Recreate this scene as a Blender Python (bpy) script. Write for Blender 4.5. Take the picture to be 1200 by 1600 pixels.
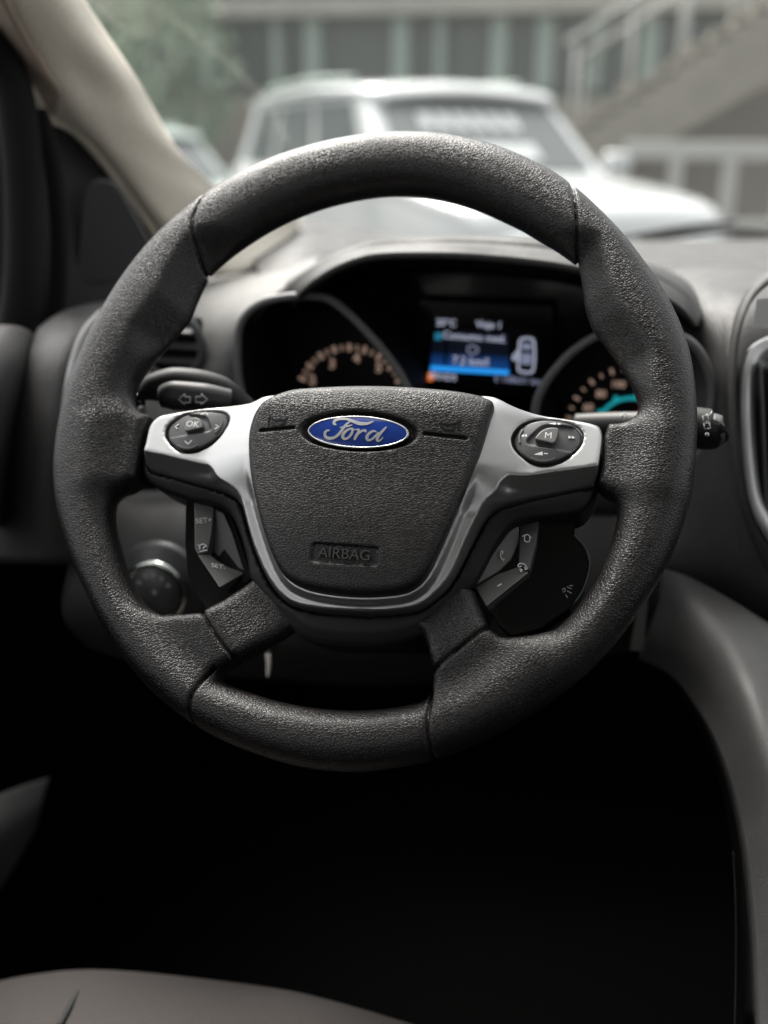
import bpy, bmesh, math, random
import numpy as np
from mathutils import Vector, Matrix

for o in list(bpy.data.objects):
    bpy.data.objects.remove(o, do_unlink=True)
scene = bpy.context.scene
COL = scene.collection

# ------------------------------------------------------------------ camera
RAKE, TURN = math.radians(32.0), math.radians(1.5)     # steering wheel rake and how far it is turned
HUB = Vector((0.0, 0.0, 1.15))                          # wheel centre, metres above the street
F_PX = 1710.0                                           # focal length in photo pixels (1200 x 1600)
# wheel frame: u right, v up along the wheel plane, w towards the driver
RW = Matrix(((1, 0, 0), (0, math.sin(RAKE), -math.cos(RAKE)), (0, math.cos(RAKE), math.sin(RAKE)))) @ Matrix.Rotation(TURN, 3, 'Z')
M_WHEEL = Matrix.Translation(HUB) @ RW.to_4x4()
CAM_UVW = Vector((0.139, -0.190, 0.595))
CYAW, CPITCH, CROLL = (math.radians(a) for a in (11.67, 13.34, 5.78))
RC = Matrix.Rotation(CYAW, 3, 'Y') @ Matrix.Rotation(CPITCH, 3, 'X') @ Matrix.Rotation(CROLL, 3, 'Z')
CAM_R = RW @ RC
CAM_P = M_WHEEL @ CAM_UVW
cam_data = bpy.data.cameras.new('camera')
cam = bpy.data.objects.new('camera', cam_data)
COL.objects.link(cam)
cam.matrix_world = Matrix.Translation(CAM_P) @ CAM_R.to_4x4()
cam_data.sensor_fit = 'VERTICAL'
cam_data.sensor_height = 36.0
cam_data.sensor_width = 27.0
cam_data.lens = 36.0 * F_PX / 1600.0
cam_data.clip_start = 0.02
cam_data.clip_end = 400.0
cam_data.dof.use_dof = True
cam_data.dof.focus_distance = 0.600
cam_data.dof.aperture_fstop = 3.5
scene.camera = cam
scene.render.resolution_x, scene.render.resolution_y = 768, 1024

# ------------------------------------------------------------------ light
world = bpy.data.worlds.new('World')
scene.world = world
world.use_nodes = True
wn, wl = world.node_tree.nodes, world.node_tree.links
SUN_EL, SUN_ROT = math.radians(54), math.radians(-36)
sky = wn.new('ShaderNodeTexSky')
sky.sky_type = 'NISHITA'
sky.sun_disc = False
sky.sun_elevation = SUN_EL
sky.sun_rotation = SUN_ROT
sky.air_density = 1.6
sky.dust_density = 5.0
hs = wn.new('ShaderNodeHueSaturation')
hs.inputs['Saturation'].default_value = 0.08
wl.new(sky.outputs[0], hs.inputs['Color'])
bg = wn['Background']
wl.new(hs.outputs[0], bg.inputs[0])
bg.inputs[1].default_value = 0.135
sun_d = bpy.data.lights.new('sun', 'SUN')
sun_d.energy = 2.7
sun_d.angle = math.radians(35)
sun_d.color = (1.0, 0.93, 0.86)
sun = bpy.data.objects.new('sun', sun_d)
COL.objects.link(sun)
SUN_DIR = Vector((math.sin(SUN_ROT) * math.cos(SUN_EL), math.cos(SUN_ROT) * math.cos(SUN_EL), math.sin(SUN_EL)))
sun.rotation_euler = SUN_DIR.to_track_quat('Z', 'Y').to_euler()
vs = scene.view_settings
vs.view_transform = 'Standard'
vs.look = 'None'
vs.gamma = 1.0
vs.use_curve_mapping = False
vs.exposure = 1.3

# ------------------------------------------------------------------ pixel -> place helpers
def ray(px, py):
    return CAM_R @ Vector(((px - 600) / F_PX, -(py - 800) / F_PX, -1.0))
def PY(px, py, Y):                      # where the line of sight meets the upright plane y = Y
    d = ray(px, py)
    return CAM_P + d * ((Y - CAM_P.y) / d.y)
def PX(px, py, X):
    d = ray(px, py)
    return CAM_P + d * ((X - CAM_P.x) / d.x)
def PZ(px, py, Z):
    d = ray(px, py)
    return CAM_P + d * ((Z - CAM_P.z) / d.z)
M_INV = M_WHEEL.inverted()
R_INV = M_INV.to_3x3()
def PW(px, py, w=0.0):                  # (u, v) on a plane parallel to the wheel, w in front of it
    d = R_INV @ ray(px, py)
    t = (w - CAM_UVW.z) / d.z
    p = CAM_UVW + d * t
    return (p.x, p.y)
def UV(pts, w=0.0):
    return [PW(x, y, w) for x, y in pts]

# ------------------------------------------------------------------ scene helpers
def props(o, label=None, cat=None, group=None, kind=None):
    if label: o['label'] = label
    if cat: o['category'] = cat
    if group: o['group'] = group
    if kind: o['kind'] = kind
    return o
def empty(name, loc=(0, 0, 0), label=None, cat=None, group=None, mat4=None):
    o = bpy.data.objects.new(name, None)
    o.empty_display_size = 0.05
    COL.objects.link(o)
    if mat4 is not None: o.matrix_world = mat4
    else: o.location = loc
    return props(o, label, cat, group)
def link(name, me, mat, parent=None, smooth=True):
    o = bpy.data.objects.new(name, me)
    if mat is not None and not me.materials: me.materials.append(mat)
    if smooth and len(me.polygons): me.polygons.foreach_set('use_smooth', [True] * len(me.polygons))
    COL.objects.link(o)
    if parent is not None: o.parent = parent
    return o
def mesh(name, verts, faces, mat, parent=None, smooth=True, local=False):
    """verts in world space (or the parent's space when local)."""
    vs_ = [Vector(v) for v in verts]
    if parent is not None and not local:
        mi = parent_inv(parent)
        vs_ = [mi @ v for v in vs_]
    me = bpy.data.meshes.new(name)
    me.from_pydata([tuple(v) for v in vs_], [], faces)
    me.update()
    return link(name, me, mat, parent, smooth)
def parent_inv(p):
    m = Matrix.Identity(4)
    while p is not None:
        m = p.matrix_basis @ m
        p = p.parent
    return m.inverted()
def bevel(o, w, seg=2, ang=35):
    b = o.modifiers.new('bevel', 'BEVEL'); b.width = w; b.segments = seg
    b.limit_method = 'ANGLE'; b.angle_limit = math.radians(ang)
    return o
def cr(pts, n, closed=False):
    """Catmull-Rom resample of a list of points (any dimension), n samples."""
    P = np.array([tuple(p) for p in pts], float)
    m = len(P)
    seg = m if closed else m - 1
    t = np.linspace(0, seg, n, endpoint=not closed)
    i = np.minimum(np.floor(t).astype(int), seg - 1)
    f = (t - i)[:, None]
    if closed: g = lambda k: P[k % m]
    else:
        E = np.vstack([2 * P[0] - P[1], P, 2 * P[-1] - P[-2]])
        g = lambda k: E[k + 1]
    a, b, c, d = g(i - 1), g(i), g(i + 1), g(i + 2)
    return 0.5 * (2 * b + (c - a) * f + (2 * a - 5 * b + 4 * c - d) * f ** 2 + (3 * b - a - 3 * c + d) * f ** 3)
def loft(name, rows, mat, parent=None, nu=40, nv=24, thick=0.0, smooth=True):
    R_ = np.array([cr(r, nu) for r in rows])                 # rows, nu, 3
    G = np.stack([cr(R_[:, k], nv) for k in range(nu)], 1)    # nv, nu, 3
    vs_ = G.reshape(-1, 3)
    fs = [(i * nu + j, i * nu + j + 1, (i + 1) * nu + j + 1, (i + 1) * nu + j) for i in range(nv - 1) for j in range(nu - 1)]
    o = mesh(name, vs_, fs, mat, parent, smooth)
    if thick:
        s = o.modifiers.new('solid', 'SOLIDIFY'); s.thickness = thick; s.offset = 0
    return o
def rowsY(rows):
    return [[PY(*p) for p in r] for r in rows]
def tube(name, pts, rad, mat, parent=None, n=12, res=None, caps=True, closed=False, flat=(1, 1), up=None, local=False):
    P = cr(pts, res or len(pts) * 6, closed) if res != 0 else np.array([tuple(p) for p in pts], float)
    m = len(P)
    rads = np.interp(np.linspace(0, 1, m), np.linspace(0, 1, len(rad)), rad) if hasattr(rad, '__len__') else np.full(m, rad)
    vs_, fs = [], []
    prev = Vector(up) if up is not None else None
    for i in range(m):
        a = P[(i - 1) % m] if (closed or i > 0) else P[i]
        b = P[(i + 1) % m] if (closed or i < m - 1) else P[i]
        t = Vector(b - a).normalized()
        if prev is None:
            prev = Vector((0, 0, 1)) if abs(t.z) < .9 else Vector((1, 0, 0))
        x = (prev - t * prev.dot(t)).normalized(); y = t.cross(x); prev = x
        for k in range(n):
            an = 2 * math.pi * k / n
            vs_.append(Vector(P[i]) + x * (math.cos(an) * rads[i] * flat[0]) + y * (math.sin(an) * rads[i] * flat[1]))
    for i in range(m if closed else m - 1):
        j = (i + 1) % m
        for k in range(n):
            l = (k + 1) % n
            fs.append((i * n + k, i * n + l, j * n + l, j * n + k))
    if caps and not closed:
        fs.append(tuple(range(n))[::-1]); fs.append(tuple(range((m - 1) * n, m * n)))
    return mesh(name, vs_, fs, mat, parent, True, local)
def box(name, c, s, mat, parent=None, rz=0.0, bev=0.0, local=False, rot=None):
    c = Vector(c); hx, hy, hz = s[0] / 2, s[1] / 2, s[2] / 2
    M = rot if rot is not None else Matrix.Rotation(rz, 3, 'Z')
    vs_ = [c + M @ Vector((x * hx, y * hy, z * hz)) for x in (-1, 1) for y in (-1, 1) for z in (-1, 1)]
    fs = [(0, 1, 3, 2), (4, 6, 7, 5), (0, 4, 5, 1), (2, 3, 7, 6), (0, 2, 6, 4), (1, 5, 7, 3)]
    o = mesh(name, vs_, fs, mat, parent, False, local)
    if bev: bevel(o, bev)
    return o
def prism(name, front, back, mat, parent=None, bev=0.0, local=False, smooth=False):
    """closed solid between two outlines of equal length"""
    n = len(front)
    vs_ = list(front) + list(back)
    fs = [tuple(range(n)), tuple(range(2 * n - 1, n - 1, -1))] + [(i, i + n, (i + 1) % n + n, (i + 1) % n) for i in range(n)]
    o = mesh(name, vs_, fs, mat, parent, smooth, local)
    bm = bmesh.new(); bm.from_mesh(o.data); bmesh.ops.recalc_face_normals(bm, faces=bm.faces); bm.to_mesh(o.data); bm.free()
    if bev: bevel(o, bev)
    return o
def stroke(paths, wfun, thick, name, mat, parent, local=True, wid=None, closed=False, res=8):
    """flat raised lines: paths of (u, v, half_width) laid on surface w = wfun(u, v)"""
    vs_, fs = [], []
    for path in paths:
        pts = np.array(path, float)
        if len(pts) > 2 and res: pts = cr(pts, (len(pts) - 1) * res + 1)
        m = len(pts)
        d = np.gradient(pts[:, :2], axis=0)
        d /= np.linalg.norm(d, axis=1)[:, None] + 1e-12
        nrm = np.stack([-d[:, 1], d[:, 0]], 1)
        b0 = len(vs_)
        for i in range(m):
            h = pts[i, 2]
            for s in (1, -1):
                u, v = pts[i, :2] + nrm[i] * h * s
                w = wfun(u, v)
                vs_.append((u, v, w + thick)); vs_.append((u, v, w - 0.0012))
        for i in range(m - 1):
            a = b0 + 4 * i; b = a + 4
            fs += [(a, b, b + 2, a + 2), (a + 1, a, a + 2, a + 3)[::-1] if False else (a, a + 1, b + 1, b), (a + 2, b + 2, b + 3, a + 3)]
        fs += [(b0, b0 + 2, b0 + 3, b0 + 1), (b0 + 4 * m - 4, b0 + 4 * m - 3, b0 + 4 * m - 1, b0 + 4 * m - 2)]
    return mesh(name, vs_, fs, mat, parent, False, local)
def text_mesh(name, txt, M4, size, mat, parent=None, extrude=0.0, xs=1.0, shear=0.0, bold=0.0, local=True):
    c = bpy.data.curves.new('t', 'FONT')
    c.body = txt; c.size = size; c.extrude = extrude; c.align_x = 'CENTER'; c.align_y = 'CENTER'; c.shear = shear; c.offset = bold
    c.resolution_u = 3
    o = bpy.data.objects.new('t', c); COL.objects.link(o)
    bpy.context.view_layer.update()
    me = bpy.data.meshes.new_from_object(o.evaluated_get(bpy.context.evaluated_depsgraph_get()))
    bpy.data.objects.remove(o, do_unlink=True); bpy.data.curves.remove(c)
    M = Matrix(M4) @ Matrix.Diagonal((xs, 1, 1, 1))
    if parent is not None and not local: M = parent_inv(parent) @ M
    me.transform(M)
    me.materials.clear()
    return link(name, me, mat, parent, False)

# ------------------------------------------------------------------ signed-distance modelling
def polysdf(poly, U, V):
    """signed distance to closed polygon on a 2-D grid, negative inside"""
    P = np.asarray(poly, np.float32); Q = np.roll(P, -1, 0)
    d2 = np.full(U.shape, 1e9, np.float32); ins = np.zeros(U.shape, bool)
    for (ax, ay), (bx, by) in zip(P, Q):
        ex, ey = bx - ax, by - ay
        t = np.clip(((U - ax) * ex + (V - ay) * ey) / (ex * ex + ey * ey + 1e-18), 0, 1)
        d2 = np.minimum(d2, (U - ax - t * ex) ** 2 + (V - ay - t * ey) ** 2)
        if ay != by:
            c = ((ay > V) != (by > V)) & (U < (bx - ax) * (V - ay) / (by - ay) + ax)
            ins ^= c
    d = np.sqrt(d2)
    return np.where(ins, -d, d)
def linedist(poly, U, V):
    P = np.asarray(poly, np.float32)
    d2 = np.full(U.shape, 1e9, np.float32)
    for (ax, ay), (bx, by) in zip(P[:-1], P[1:]):
        ex, ey = bx - ax, by - ay
        t = np.clip(((U - ax) * ex + (V - ay) * ey) / (ex * ex + ey * ey + 1e-18), 0, 1)
        d2 = np.minimum(d2, (U - ax - t * ex) ** 2 + (V - ay - t * ey) ** 2)
    return np.sqrt(d2)
def smin(a, b, k):
    h = np.clip(0.5 + 0.5 * (b - a) / k, 0, 1)
    return b + (a - b) * h - k * h * (1 - h)
def smax(a, b, k): return -smin(-a, -b, k)
def sstep(a, b, x):
    t = np.clip((x - a) / (b - a), 0, 1)
    return t * t * (3 - 2 * t)
def extr(d2, Wz, lo, hi, r):
    """rounded extrusion of a 2-D distance between w = lo and hi"""
    dz = np.abs(Wz - (lo + hi) / 2) - (hi - lo) / 2
    a, b = d2 + r, dz + r
    return np.sqrt(np.maximum(a, 0) ** 2 + np.maximum(b, 0) ** 2) + np.minimum(np.maximum(a, b), 0) - r
def grid(u0, u1, v0, v1, w0, w1, h):
    u = np.arange(u0, u1, h, dtype=np.float32); v = np.arange(v0, v1, h, dtype=np.float32); w = np.arange(w0, w1, h, dtype=np.float32)
    U, V = np.meshgrid(u, v, indexing='ij')
    return U, V, w[None, None, :], (u0, v0, w0, h)
def nets(f, org):
    u0, v0, w0, h = org
    s = f < 0
    nx, ny, nz = f.shape
    cnt = np.zeros((nx - 1, ny - 1, nz - 1), np.int8)
    offs = [(i, j, k) for i in (0, 1) for j in (0, 1) for k in (0, 1)]
    for i, j, k in offs: cnt += s[i:nx - 1 + i, j:ny - 1 + j, k:nz - 1 + k]
    C = np.argwhere((cnt > 0) & (cnt < 8))
    idx = np.full(cnt.shape, -1, np.int32); idx[C[:, 0], C[:, 1], C[:, 2]] = np.arange(len(C))
    val = {o: f[C[:, 0] + o[0], C[:, 1] + o[1], C[:, 2] + o[2]] for o in offs}
    acc = np.zeros((len(C), 3)); num = np.zeros(len(C))
    for a in offs:
        for ax in range(3):
            if a[ax]: continue
            b = list(a); b[ax] = 1; b = tuple(b)
            va, vb = val[a], val[b]
            m = (va < 0) != (vb < 0)
            t = np.where(m, va / np.where(m, va - vb, 1), 0)
            p = np.array(a, float)[None] + np.zeros((len(C), 3)); p[:, ax] += t
            acc[m] += p[m]; num[m] += 1
    vert = (C + acc / num[:, None]) * h + np.array([u0, v0, w0])
    F = []
    for ax in range(3):
        o1, o2 = [(1, 2), (2, 0), (0, 1)][ax]
        sl = [slice(None)] * 3; sl2 = [slice(None)] * 3
        sl[ax] = slice(0, -1); sl2[ax] = slice(1, None)
        E_ = np.argwhere(s[tuple(sl)] != s[tuple(sl2)])
        E_ = E_[(E_[:, o1] > 0) & (E_[:, o2] > 0) & (E_[:, o1] < f.shape[o1] - 1) & (E_[:, o2] < f.shape[o2] - 1)]
        q = []
        for d1, d2 in ((-1, -1), (0, -1), (0, 0), (-1, 0)):
            e = E_.copy(); e[:, o1] += d1; e[:, o2] += d2
            q.append(idx[e[:, 0], e[:, 1], e[:, 2]])
        q = np.stack(q, 1)
        ins = s[E_[:, 0], E_[:, 1], E_[:, 2]]
        q[~ins] = q[~ins][:, ::-1]
        F.append(q)
    return vert, np.vstack(F)
def relax(v, F, it=2, lam=0.5):
    n = len(v)
    for _ in range(it):
        acc = np.zeros_like(v); c = np.zeros(n)
        for a, b in ((0, 1), (1, 2), (2, 3), (3, 0)):
            for x, y in ((F[:, a], F[:, b]), (F[:, b], F[:, a])):
                for k in range(3): acc[:, k] += np.bincount(x, v[y, k], n)
                c += np.bincount(x, minlength=n)
        v = v + lam * (acc / np.maximum(c, 1)[:, None] - v)
    return v
def fast_mesh(name, v, F, mat, parent):
    used = np.unique(F); rm = np.zeros(len(v), np.int64); rm[used] = np.arange(len(used))
    v = v[used]; F = rm[F]
    me = bpy.data.meshes.new(name)
    me.vertices.add(len(v)); me.vertices.foreach_set('co', v.astype(np.float32).ravel())
    me.loops.add(F.size); me.loops.foreach_set('vertex_index', F.astype(np.int32).ravel())
    me.polygons.add(len(F)); me.polygons.foreach_set('loop_start', np.arange(0, F.size, 4, dtype=np.int32))
    me.polygons.foreach_set('loop_total', np.full(len(F), 4, np.int32))
    me.update(calc_edges=True); me.validate()
    return link(name, me, mat, parent)
def sdf_obj(name, f, org, mat, parent, it=2):
    v, F = nets(np.broadcast_to(f, f.shape), org)
    return fast_mesh(name, relax(v, F, it), F, mat, parent)

# ------------------------------------------------------------------ materials
def mat(name, col, rough=0.5, metal=0.0, spec=0.5, emit=None, es=1.0, coat=0.0, aniso=0.0):
    m = bpy.data.materials.new(name); m.use_nodes = True
    b = m.node_tree.nodes['Principled BSDF']
    b.inputs['Base Color'].default_value = (*col, 1); b.inputs['Roughness'].default_value = rough
    b.inputs['Metallic'].default_value = metal; b.inputs['Specular IOR Level'].default_value = spec
    b.inputs['Coat Weight'].default_value = coat; b.inputs['Coat Roughness'].default_value = 0.05
    b.inputs['Anisotropic'].default_value = aniso
    if emit: b.inputs['Emission Color'].default_value = (*emit, 1); b.inputs['Emission Strength'].default_value = es
    return m
def N(m, t, **kw):
    n = m.node_tree.nodes.new(t)
    for k, v in kw.items(): setattr(n, k, v)
    return n
def L(m, a, b): m.node_tree.links.new(a, b)
def bsdf(m): return m.node_tree.nodes['Principled BSDF']
def grain(m, scale, strength, dist, warp=0.25, fine=0.3, stretch=(1, 1, 1), var=0.25):
    """pebbled leather: rounded cells with creases between, plus a finer pore noise"""
    tc = N(m, 'ShaderNodeTexCoord'); mp = N(m, 'ShaderNodeMapping'); mp.inputs['Scale'].default_value = stretch
    L(m, tc.outputs['Object'], mp.inputs[0])
    nz = N(m, 'ShaderNodeTexNoise'); nz.inputs['Scale'].default_value = scale * 0.45; nz.inputs['Detail'].default_value = 2
    L(m, mp.outputs[0], nz.inputs['Vector'])
    mx = N(m, 'ShaderNodeVectorMath', operation='MULTIPLY_ADD')
    mx.inputs[1].default_value = (warp * 6 / scale,) * 3
    L(m, nz.outputs['Color'], mx.inputs[0]); L(m, mp.outputs[0], mx.inputs[2])
    vo = N(m, 'ShaderNodeTexVoronoi', feature='SMOOTH_F1'); vo.inputs['Scale'].default_value = scale
    vo.inputs['Smoothness'].default_value = 0.25
    L(m, mx.outputs[0], vo.inputs['Vector'])
    v2 = N(m, 'ShaderNodeTexVoronoi', feature='DISTANCE_TO_EDGE'); v2.inputs['Scale'].default_value = scale
    L(m, mx.outputs[0], v2.inputs['Vector'])
    cr_ = N(m, 'ShaderNodeMapRange', interpolation_type='SMOOTHSTEP'); cr_.inputs['From Max'].default_value = 0.22
    L(m, v2.outputs['Distance'], cr_.inputs['Value'])
    ft = N(m, 'ShaderNodeTexNoise'); ft.inputs['Scale'].default_value = scale * 3; ft.inputs['Detail'].default_value = 3
    L(m, mp.outputs[0], ft.inputs['Vector'])
    a = N(m, 'ShaderNodeMath', operation='MULTIPLY_ADD'); a.inputs[1].default_value = -0.7
    L(m, vo.outputs['Distance'], a.inputs[0]); L(m, cr_.outputs[0], a.inputs[2])
    b_ = N(m, 'ShaderNodeMath', operation='MULTIPLY_ADD'); b_.inputs[1].default_value = fine
    L(m, ft.outputs['Fac'], b_.inputs[0]); L(m, a.outputs[0], b_.inputs[2])
    bp = N(m, 'ShaderNodeBump'); bp.inputs['Strength'].default_value = strength; bp.inputs['Distance'].default_value = dist
    L(m, b_.outputs[0], bp.inputs['Height']); L(m, bp.outputs[0], bsdf(m).inputs['Normal'])
    # wear: broad patches a little smoother than others
    lg = N(m, 'ShaderNodeTexNoise'); lg.inputs['Scale'].default_value = 28; lg.inputs['Detail'].default_value = 4
    L(m, tc.outputs['Object'], lg.inputs['Vector'])
    r0 = bsdf(m).inputs['Roughness'].default_value
    mr = N(m, 'ShaderNodeMapRange'); mr.inputs['From Min'].default_value = 0.3; mr.inputs['From Max'].default_value = 0.7
    mr.inputs['To Min'].default_value = r0 * (1 - var); mr.inputs['To Max'].default_value = r0 * (1 + var)
    L(m, lg.outputs['Fac'], mr.inputs['Value']); L(m, mr.outputs[0], bsdf(m).inputs['Roughness'])
    return m
def mottled(m, scale, amt):
    b = bsdf(m); c = b.inputs['Base Color'].default_value[:3]
    tc = N(m, 'ShaderNodeTexCoord'); nz = N(m, 'ShaderNodeTexNoise'); nz.inputs['Scale'].default_value = scale; nz.inputs['Detail'].default_value = 5
    L(m, tc.outputs['Object'], nz.inputs['Vector'])
    r = N(m, 'ShaderNodeValToRGB'); r.color_ramp.elements[0].position = 0.3; r.color_ramp.elements[1].position = 0.7
    r.color_ramp.elements[0].color = (*[x * (1 - amt) for x in c], 1); r.color_ramp.elements[1].color = (*[min(1, x * (1 + amt)) for x in c], 1)
    L(m, nz.outputs['Fac'], r.inputs[0]); L(m, r.outputs[0], b.inputs['Base Color'])
    return m

LEATHER = grain(mat('black_leather', (0.0115, 0.0097, 0.0092), 0.36, spec=0.5), 610, 0.55, 0.00023, warp=0.18, fine=0.08, stretch=(1, 1.15, 1))
PADSKIN = grain(mat('airbag_skin', (0.013, 0.0112, 0.0107), 0.39, spec=0.5), 660, 0.55, 0.00020, warp=0.18, fine=0.08, stretch=(0.85, 1.15, 1))
DASH_LIT = grain(mat('dash_skin_lit', (0.165, 0.162, 0.158), 0.5, spec=0.45), 600, 0.35, 0.0006)  # side window light put into this paler colour of the left face
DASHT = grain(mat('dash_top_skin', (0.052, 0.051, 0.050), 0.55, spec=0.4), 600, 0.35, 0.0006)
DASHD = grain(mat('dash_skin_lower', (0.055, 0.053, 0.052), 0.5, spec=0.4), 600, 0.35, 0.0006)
SATIN = mat('satin_silver', (0.51, 0.51, 0.505), 0.36, metal=0.88)
_tc = N(SATIN, 'ShaderNodeTexCoord'); _nz = N(SATIN, 'ShaderNodeTexNoise'); _nz.inputs['Scale'].default_value = 60; _nz.inputs['Detail'].default_value = 8; _nz.inputs['Roughness'].default_value = 0.75
_mr = N(SATIN, 'ShaderNodeMapRange'); _mr.inputs['From Min'].default_value = 0.35; _mr.inputs['From Max'].default_value = 0.75; _mr.inputs['To Min'].default_value = 0.28; _mr.inputs['To Max'].default_value = 0.42
L(SATIN, _tc.outputs['Object'], _nz.inputs['Vector']); L(SATIN, _nz.outputs['Fac'], _mr.inputs['Value']); L(SATIN, _mr.outputs[0], bsdf(SATIN).inputs['Roughness'])
BLACK = mat('smooth_black_plastic', (0.009, 0.009, 0.0095), 0.5, spec=0.35)
GLOSS = mat('gloss_black', (0.006, 0.006, 0.007), 0.12)
BTN = mat('button_grey', (0.07, 0.07, 0.072), 0.40)
BTN2 = mat('button_face_grey', (0.13, 0.128, 0.124), 0.34, spec=0.6)
PRINT = mat('white_print', (0.75, 0.75, 0.74), 0.5)
PRINTD = mat('grey_print', (0.30, 0.30, 0.29), 0.5)
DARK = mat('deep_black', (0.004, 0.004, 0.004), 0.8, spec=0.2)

# =================================================================== STEERING WHEEL
wheel = empty('steering_wheel', label='black leather steering wheel with silver spoke trim and blue oval emblem', cat='steering wheel', mat4=M_WHEEL)

def polar(pts, w=0.0):
    a = np.array(UV(pts, w)); th = np.arctan2(a[:, 1], a[:, 0]); r = np.hypot(a[:, 0], a[:, 1])
    o = np.argsort(th); return th[o], r[o]
def pinterp(TH, th, r, sm=0.05):
    t = np.concatenate([th - 2 * np.pi, th, th + 2 * np.pi]); q = np.concatenate([r, r, r])
    x = np.linspace(-np.pi, np.pi, 1441)
    y = np.interp(x, t, q)
    k = np.exp(-np.linspace(-2, 2, 25) ** 2); k /= k.sum()
    y = np.convolve(np.concatenate([y[-13:-1], y, y[1:13]]), k, 'valid')
    return np.interp(TH, x, y).astype(np.float32)
OUTER = [(88, 732), (100, 644), (132, 552), (172, 472), (250, 370), (343, 297), (400, 265), (480, 236), (550, 220), (620, 213), (700, 217), (780, 235),
         (850, 265), (893, 293), (950, 345), (1005, 400 + 10), (1050, 480), (1076, 545), (1087, 615), (1088, 700), (1080, 775), (1057, 850), (1039, 891), (1002, 950),
         (920, 1050), (840, 1110), (750, 1160), (680, 1187), (600, 1203), (560, 1207), (480, 1200), (400, 1178), (320, 1142), (250, 1090), (190, 1020), (140, 930), (105, 840), (91, 780)]
INNER = [(204, 640), (190, 690), (178, 770), (178, 820), (186, 852), (196, 888), (212, 924), (240, 962), (285, 1020), (330, 1058), (400, 1085), (470, 1103), (540, 1110), (600, 1108), (678, 1092),
         (740, 1062), (809, 1002), (839, 998), (872, 982), (901, 952), (927, 912), (945, 872), (960, 831), (965, 802), (985, 740), (997, 690), (1000, 640), (985, 599), (957, 557), (925, 515), (913, 482),
         (908, 440), (903, 413), (840, 372), (780, 340), (720, 316), (660, 303), (600, 302), (520, 316), (450, 341), (390, 375), (328, 424), (296, 496), (276, 520), (256, 544), (230, 572), (212, 600)]
H = 0.0009
U, V, Wz, ORG = grid(-0.215, 0.215, -0.215, 0.215, -0.028, 0.026, H)
TH, RHO = np.arctan2(V, U), np.hypot(U, V)
ro = pinterp(TH, *polar(OUTER)); ri = pinterp(TH, *polar(INNER))
rc, ra = (ro + ri) / 2, (ro - ri) / 2
rb = np.clip(0.0165 + 0.15 * (ra - 0.0165), 0.0155, 0.019)
q = (np.abs((RHO - rc) / ra)[:, :, None] ** 2.25 + np.abs(Wz / rb[:, :, None]) ** 2.25) ** (1 / 2.25)
d_rim = (q - 1) * np.minimum(ra, rb)[:, :, None]
# thumb rests: the inner front edge of each grip is cut back to a slanting facet
mask = np.maximum(sstep(2.15, 2.35, TH) * (1 - sstep(2.75, 2.95, TH)), sstep(0.15, 0.32, TH) * (1 - sstep(0.72, 0.9, TH)))
cc = ra * (1.6 - 0.62 * mask)
d_rim = smax(d_rim, ((rc - RHO - cc)[:, :, None] + Wz) / np.float32(1.414), np.float32(0.003))
# leather that runs from the rim onto the spokes
stubL = UV([(150, 668), (200, 648), (240, 655), (229, 690), (221, 735), (218, 752), (195, 762), (150, 760)])
stubR = UV([(1040, 680), (995, 668), (950, 668), (943, 690), (938, 740), (934, 760), (950, 772), (980, 775), (1040, 770)])
extL = UV([(215, 960), (262, 965), (318, 960), (350, 940), (376, 918), (398, 900), (440, 930), (470, 975), (430, 1000), (374, 1032), (352, 1044), (330, 1062), (300, 1095), (240, 1040)])
extR = UV([(850, 1000), (809, 1002), (784, 998), (765, 984), (752, 952), (740, 922), (722, 908), (690, 930), (645, 975), (662, 990), (671, 1015), (680, 1050), (678, 1085), (690, 1120), (760, 1110), (850, 1050)])
d = d_rim
for pl, k in ((stubL, 0.016), (stubR, 0.016)):
    d = smin(d, extr(polysdf(pl, U, V)[:, :, None], Wz, -0.018, 0.0105, 0.005), np.float32(k))
for pl, sm_, hb_ in ((extL, (347, 997), (420, 930)), (extR, (721, 1016), (690, 930))):
    a_, b_ = np.array(PW(*sm_)), np.array(PW(*hb_)); t_ = (b_ - a_) / np.linalg.norm(b_ - a_)
    along = (U - a_[0]) * t_[0] + (V - a_[1]) * t_[1]
    hi_ = 0.0125 - 0.010 * sstep(-0.002, 0.036, along)
    d = smin(d, smax(extr(polysdf(pl, U, V)[:, :, None], Wz, -0.016, 0.014, 0.006), Wz - hi_[:, :, None], np.float32(0.008)), np.float32(0.009))
# stitched joints: narrow grooves where the sections meet
SEAMS = {'tl': [(332, 296), (325, 325), (314, 370), (318, 416), (322, 430)], 'tr': [(889, 270), (893, 293), (900, 350), (903, 413), (902, 440)],
         'bl': [(342, 1046), (325, 1070), (311, 1100), (309, 1145), (312, 1165)], 'br': [(677, 1080), (677, 1092), (674, 1140), (680, 1187), (684, 1205)],
         'sl': [(316, 948), (325, 962), (347, 997), (373, 1031), (380, 1042)], 'sr': [(768, 978), (760, 985), (720, 1017), (680, 1050), (672, 1057)]}
for s in SEAMS.values():
    dl = linedist(cr(UV(s), 30), U, V)[:, :, None]
    d = d + 0.0024 * np.exp(-(dl / 0.0008) ** 2)
v, F = nets(d.astype(np.float32), ORG)
v = relax(v, F, 3)
fc = v[F].mean(1)
def side(pts, fc):
    a, b = np.array(PW(*pts[0])), np.array(PW(*pts[-1]))
    return (b[0] - a[0]) * (fc[:, 1] - a[1]) - (b[1] - a[1]) * (fc[:, 0] - a[0])
ends = lambda k: [SEAMS[k][1], SEAMS[k][-2]]
sub = lambda k: SEAMS[k]
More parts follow.
